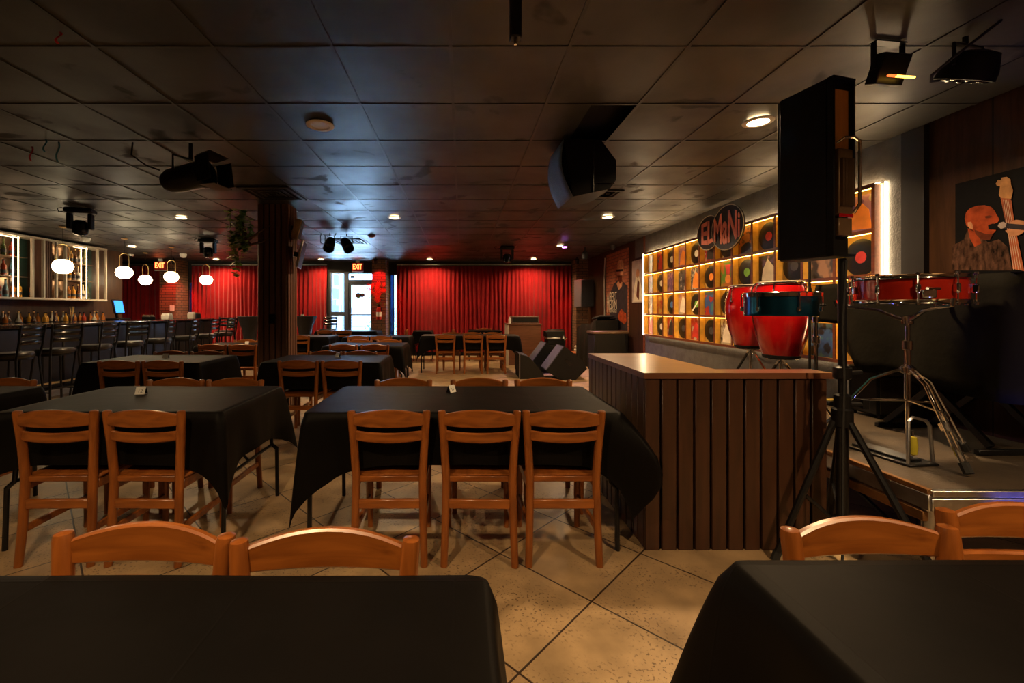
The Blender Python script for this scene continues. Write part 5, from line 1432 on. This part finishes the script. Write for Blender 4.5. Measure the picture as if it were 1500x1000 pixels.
dup(SP, (gx(330, 10.8), 10.8, 0), PI+.3, 'black bar stool by the curtain past the bar end', 'bar stools along the bar')
# pendants
def pendant(x, y, zc, rz, label):
    t = thing('globe_pendant', label, 'pendant lamp', (x, y, 0), rz, 'globe pendants over the bar')
    B().lathe([(0, zc-.115), (.06, zc-.11), (.115, zc-.07), (.138, zc), (.115, zc+.07), (.06, zc+.108), (0, zc+.115)], n=24).out('globe', M['globe'], t)
    w_ = .083; zb = zc+.09; zt = zc+.277
    pts = [(-w_, 0, zb-.02), (-w_, 0, zt)]+[(-w_*math.cos(PI*k/10), 0, zt+w_*math.sin(PI*k/10)) for k in range(1, 10)]+[(w_, 0, zt), (w_, 0, zb-.02)]
    B().tube(pts, .0062, 8).out('brass_arch', M['brass'], t)
    B().tube([(0, 0, zt+w_), (0, 0, HC-.03)], .0035, 6).out('cord', M['rubber'], t)
    B().lathe([(.05, HC-.012), (.05, HC-.026), (.015, HC-.034)], n=16).out('ceiling_canopy', M['brass'], t)
PLAB = ['lit globe pendant over the bar, nearest and hanging against the cabinet', 'lit globe pendant over the bar between the cabinet and brown wall', 'lit globe pendant hanging in front of the narrow lit curtain', 'lit globe pendant in front of the red-lit brick pillar', 'lit globe pendant at the bar end, in front of the wide curtain']
for (x, y, rz, k) in ((gx(92, 6.86), 6.86, .9, 0), (gx(182, 7.98), 7.98, .1, 1), (gx(213, 10.0), 10.0, 1.5, 2), (gx(251, 9.1), 9.1, .1, 3), (gx(302, 10.0), 10.0, 1.2, 4)):
    pendant(x, y, 1.98, rz, PLAB[k])
# cocktail tables
def cocktail(x, y, label):
    t = thing('cocktail_table', label, 'table', (x, y, 0), group='cocktail tables by the curtain')
    B().lathe([(0, 1.09), (.29, 1.09), (.30, 1.10), (.29, 1.112), (0, 1.112)], n=28).out('table_top', M['black'], t)
    B().lathe([(.30, .0), (.31, .02), (.19, .35), (.15, .55), (.18, .78), (.27, 1.02), (.302, 1.10), (.302, 1.114), (.0, 1.116)], n=28).out('fitted_cover', M['spandex'], t)
cocktail(gx(447, 11.3), 11.3, 'black covered cocktail table right of the slatted column by the curtain')
cocktail(gx(366, 10.9), 10.9, 'black covered cocktail table left of the slatted column by the curtain')
t = thing('tea_light', 'small white candle cup on the cocktail table right of the column', 'candle', (gx(443, 11.3), 11.3, 1.1165)); B().lathe([(.03, 0), (.034, .045), (.0, .045)], n=14).out('cup', M['paper'], t)

# ================================================================ far stage corner
def wedge(x, y, label):
    t = thing('stage_monitor', label, 'loudspeaker', (x, y, 0), group='wedge stage monitors')
    pr = [(0, .62), (-.33, .17), (-.08, .02), (.20, .0), (.41, .21), (.34, .36)]
    B().prism(pr, 0, .56, 'xz').out('cabinet', M['black'], t)
    b = B(); n_ = Vector((-.45, 0, .33)).normalized()*.012
    a, c_ = Vector((-.01, 0, .605)), Vector((-.32, 0, .185)); w1 = Vector((0, .02, 0)); w2 = Vector((0, .54, 0))
    q = [a+w1, c_+w1, c_+w2, a+w2]
    b.add([tuple(p) for p in q]+[tuple(p+n_) for p in q], [(0, 1, 2, 3), (7, 6, 5, 4), (0, 4, 5, 1), (1, 5, 6, 2), (2, 6, 7, 3), (3, 7, 4, 0)]); b.out('grille', M['wedgegrey'], t)
    B().box(.0, .14, -.003, .001, .30, .36, .002, Matrix.Rotation(.8, 3, 'Y')).out('handle_recess', M['blackgloss'], t)
wedge(1.87, 7.75, 'black floor monitor wedge with grey grille, nearest the booth')
wedge(1.72, 8.62, 'black floor monitor wedge just behind the nearest one')
t = thing('road_case', 'low black sloped case beside the floor monitors, papers on it', 'case', (1.08, 7.9, 0))
B().prism([(0, 0), (.44, 0), (.44, .10), (.16, .42), (0, .46)], 0, .62, 'xz').out('body', M['ampbody'], t)
b = B(); b.m = Matrix.Translation((.20, .3, .383)) @ Matrix.Rotation(.852, 4, 'Y'); b.box(-.0, .19, -.14, .12, .002, .006); b.out('paper_sheet', M['grille'], t)
b = B(); b.tube([(-.003, 0, .01), (-.003, 0, .46)], .008, 6); b.out('corner_trim', M['alu'], t)
t = thing('dj_counter', 'small wooden counter with slatted front facing the dance floor', 'counter', (1.06, 9.85, 0))
B().box(.03, .78, .02, .62, 0, .93, .004).out('carcass', M['ctop'], t)
b = B()
for k in range(7): b.box(0, .032, .02+k*.085, .02+k*.085+.066, 0, .93, .003)
b.out('slat_front', M['offwhite'], t)
B().box(-.01, .80, 0, .64, .93, .955, .004).out('counter_top', M['ctop'], t)
t = thing('mixer_case', 'dark wide mixer case on the small wooden counter', 'case', (1.50, 10.25, .956)); B().box(-.33, .34, -.16, .16, 0, .17, .01).out('body', M['slatcol'], t); B().box(-.30, .31, -.165, -.158, .03, .15).out('front_panel', M['ampbody'], t)
t = thing('bottle_of_water', 'small clear bottle on the small wooden counter', 'bottle', (1.14, 10.1, .956)); B().lathe([(0, 0), (.03, 0), (.03, .1), (.012, .14), (.012, .16)], n=12).out('body', M['paper'], t)
t = thing('equipment_rack', 'stacked black amplifier rack behind the floor monitors', 'rack', (2.12, 9.75, 0))
B().box(-.20, .20, -.2, .2, 0, .50, .01).out('lower_unit', M['ampbody'], t); B().box(-.19, .21, -.2, .2, .50, .62, .01).out('middle_unit', M['black'], t); B().box(-.21, .19, -.2, .2, .66, .80, .012).out('upper_unit', M['ampbody'], t)
B().box(-.2, .22, -.21, .2, .62, .66, .006).out('silver_shelf', M['alu'], t)
t = thing('tall_box', 'tall dark case standing against the red curtain by the rack', 'case', (2.42, 10.9, 0)); B().box(-.20, .18, -.18, .18, 0, .78, .01).out('body', M['black'], t); B().box(-.19, .17, -.185, -.178, .72, .77).out('wooden_edge', M['framewood'], t)
t = thing('chrome_fitting', 'shiny chrome hardware piece on top of the rear monitor area', 'hardware', (2.23, 9.3, 0))
B().tube([(0, 0, 0), (0, 0, .72)], .02, 8).out('pole', M['blackmetal'], t); B().lathe([(.03, .40), (.10, .44), (.03, .48)], n=14).out('chrome_cup', M['chrome'], t); B().lathe([(.03, .62), (.08, .66), (.02, .72)], n=14).out('chrome_cup', M['chrome'], t)
t = thing('orange_amplifier', 'low orange box amplifier on the floor by the red curtain', 'amplifier', (3.0, 10.95, 0)); B().box(-.26, .28, -.2, .2, 0, .20, .01).out('body', pm('orange_box', (.45, .13, .03), .5), t); B().box(-.26, .28, -.205, -.2, .02, .18).out('front_panel', M['framewood'], t)
t = thing('small_white_figure', 'small white mug on the orange box amplifier', 'mug', (2.92, 10.9, .2005)); B().lathe([(0, 0), (.03, 0), (.045, .06), (.02, .10), (.035, .14), (.0, .18)], n=14).out('body', M['paper'], t)
t.name = 'white_mug'
# draped piano along the wall and trunk
t = thing('draped_piano', 'upright piano under a black sloping cover along the right wall', 'piano', (0, 0, 0))
def pf(u, v):
    y = 10.55-1.45*u; zt = .86+.20*u+.03*math.sin(8*u); x0 = 2.86+.03*math.sin(u*20)*(1-v)
    if v < .6: return (x0-.06*(.6-v), y, zt*v/.6)
    return (x0+(v-.6)/.4*(XW-.02-x0), y, zt+.04*(v-.6))
b = B(); b.grid(pf, 30, 8); b.prism([(2.86, 0), (XW-.02, 0), (XW-.02, 1.07), (2.86, 1.05)], 9.09, 9.10, 'xz'); b.prism([(2.84, 0), (XW-.02, 0), (XW-.02, .86), (2.86, .85)], 10.55, 10.56, 'xz')
b.out('dust_cover', M['ampbody'], t, ang=60)
B().box(2.90, XW-.03, 9.14, 10.50, 0.02, .82).out('case', M['black'], t)
B().box(2.98, XW-.05, 9.2, 9.75, 1.10, 1.13, .005, Matrix.Rotation(-.13, 3, 'X')).out('folded_lid', M['grille'], t)
t = thing('equipment_chest', 'boxy black equipment trunk with brown top in front of the draped piano', 'trunk', (2.98, 8.72, 0))
B().box(-.34, .34, -.22, .22, .05, .80, .01).out('body', M['ampbody'], t); B().box(-.355, .355, -.235, .235, .80, .85, .01).out('lid', M['bronze'], t)
b = B()
for x in (-.3, .3): b.box(x-.02, x+.02, -.228, -.216, .10, .80, .003)
b.out('side_trim', M['blackmetal'], t)
b = B()
for x in (-.28, .28):
    for y in (-.16, .16): b.lathe([(.03, 0), (.03, .05)], (x, y, 0), 10)
b.out('foot', M['rubber'], t)
# wall speaker at the stage corner
t = thing('wall_loudspeaker', 'grey box loudspeaker hung at the stage corner beside the curtain', 'loudspeaker', (3.17, 11.10, 1.70), .25)
B().box(-.17, .20, -.18, .18, -.35, .36, .012).out('cabinet', M['wedgegrey'], t); B().box(-.155, .185, -.19, -.178, -.33, .34, .004).out('grille', M['grille'], t); B().box(-.03, .03, .17, .29, -.05, .05, .004).out('bracket', M['blackmetal'], t)
t = thing('corner_stage_light', 'stage light cluster on the ceiling at the stage corner', 'stage light', (2.62, 9.05, HC-.012))
b = B(); b.tube([(0, 0, 0), (0, 0, -.10)], .015, 6); b.lathe([(.06, -.26), (.07, -.14), (.04, -.10)], n=14); b.out('housing', M['black'], t)
t = thing('wall_camera', 'white camera with curved cable at the top of the stage corner', 'camera', (3.10, 8.75, HC-.012)); b = B(); b.lathe([(.05, 0), (.05, -.05), (.035, -.10), (0, -.11)], n=14); b.out('dome', M['grille'], t)
cable('wall_cable', [(XW+.02, 10.05, 2.50), (XW+.02, 10.1, 2.0), (XW+.02, 10.08, 1.2), (XW+.02, 10.1, .95)], 'pale cable running down the wood panelling beside the tall poster', .012, M['offwhite'])
t = thing('purple_stage_light', 'small stage light glowing purple near the far stage corner', 'stage light', (gx(827, 8.6), 8.6, HC-.012))
b = B(); b.tube([(0, 0, 0), (0, 0, -.06)], .012, 6); b.lathe([(.05, -.07), (.06, -.06), (.06, -.05), (.03, -.045)], n=16); b.out('housing', M['blackmetal'], t)
B().lathe([(0, -.085), (.045, -.082), (.05, -.07), (0, -.07)], n=16).out('lens', M['purple'], t)
spot('purple_lamp', (gx(827, 8.6), 8.6, HC-.12), (2.25, 7.7, 0), 110, (.62, .28, 1.), 80, .6, .05, t)
# ================================================================ light from outside, stage blue
w = bpy.data.worlds.new('world'); SC.world = w; w.use_nodes = True
nt = w.node_tree; nt.nodes.clear()
bg = nt.nodes.new('ShaderNodeBackground'); bg.inputs[0].default_value = (.55, .76, 1., 1); bg.inputs[1].default_value = 6.0
ow = nt.nodes.new('ShaderNodeOutputWorld'); nt.links.new(bg.outputs[0], ow.inputs[0])
l = bpy.data.lights.new('sun', 'SUN'); l.energy = 420.; l.color = (.58, .78, 1.); l.angle = .02
so = bpy.data.objects.new('sun', l); C.objects.link(so); so.rotation_euler = (math.radians(42), 0, math.radians(15))
l = bpy.data.lights.new('door_daylight', 'AREA'); l.shape = 'RECTANGLE'; l.size = 1.3; l.size_y = 2.4; l.cycles.is_portal = True
po = bpy.data.objects.new('door_daylight', l); C.objects.link(po); po.location = (-3.05, YF+.25, 1.2); po.rotation_euler = (-PI/2, 0, 0)
# blue stage lamp over the stage, out of the frame
t = thing('blue_floor_light', 'blue floor light shining up at the stage front, behind the near table', 'stage light', (2.5, 1.60, 0))
b = B(); b.lathe([(.09, 0), (.09, .015), (.02, .02), (.02, .05), (.06, .06), (.07, .14), (.06, .145)], n=16); b.out('housing', M['blackmetal'], t)
spot('blue_lamp', (2.5, 1.62, .20), (2.60, 1.87, .47), 24, (.15, .16, 1.), 98, .7, .04, t)

# ================================================================ camera and view
cam = bpy.data.cameras.new('camera'); cam.sensor_width = 36.; cam.lens = 36.*625/1500
cam.shift_x = (750-676)/1500; cam.shift_y = (453-500)/1500; cam.clip_start = .02; cam.clip_end = 200
co = bpy.data.objects.new('camera', cam); C.objects.link(co); co.location = (0, 0, H); co.rotation_euler = (PI/2, 0, 0)
SC.camera = co
vs = SC.view_settings; SC.display_settings.display_device = 'sRGB'
vs.view_transform = 'Standard'; vs.look = 'None'; vs.gamma = 1.; vs.use_curve_mapping = False; vs.exposure = .12
cy_ = SC.cycles; cy_.max_bounces = 8; cy_.diffuse_bounces = 4; cy_.glossy_bounces = 4; cy_.transparent_max_bounces = 12
cy_.sample_clamp_indirect = 25.; cy_.caustics_reflective = False; cy_.caustics_refractive = False
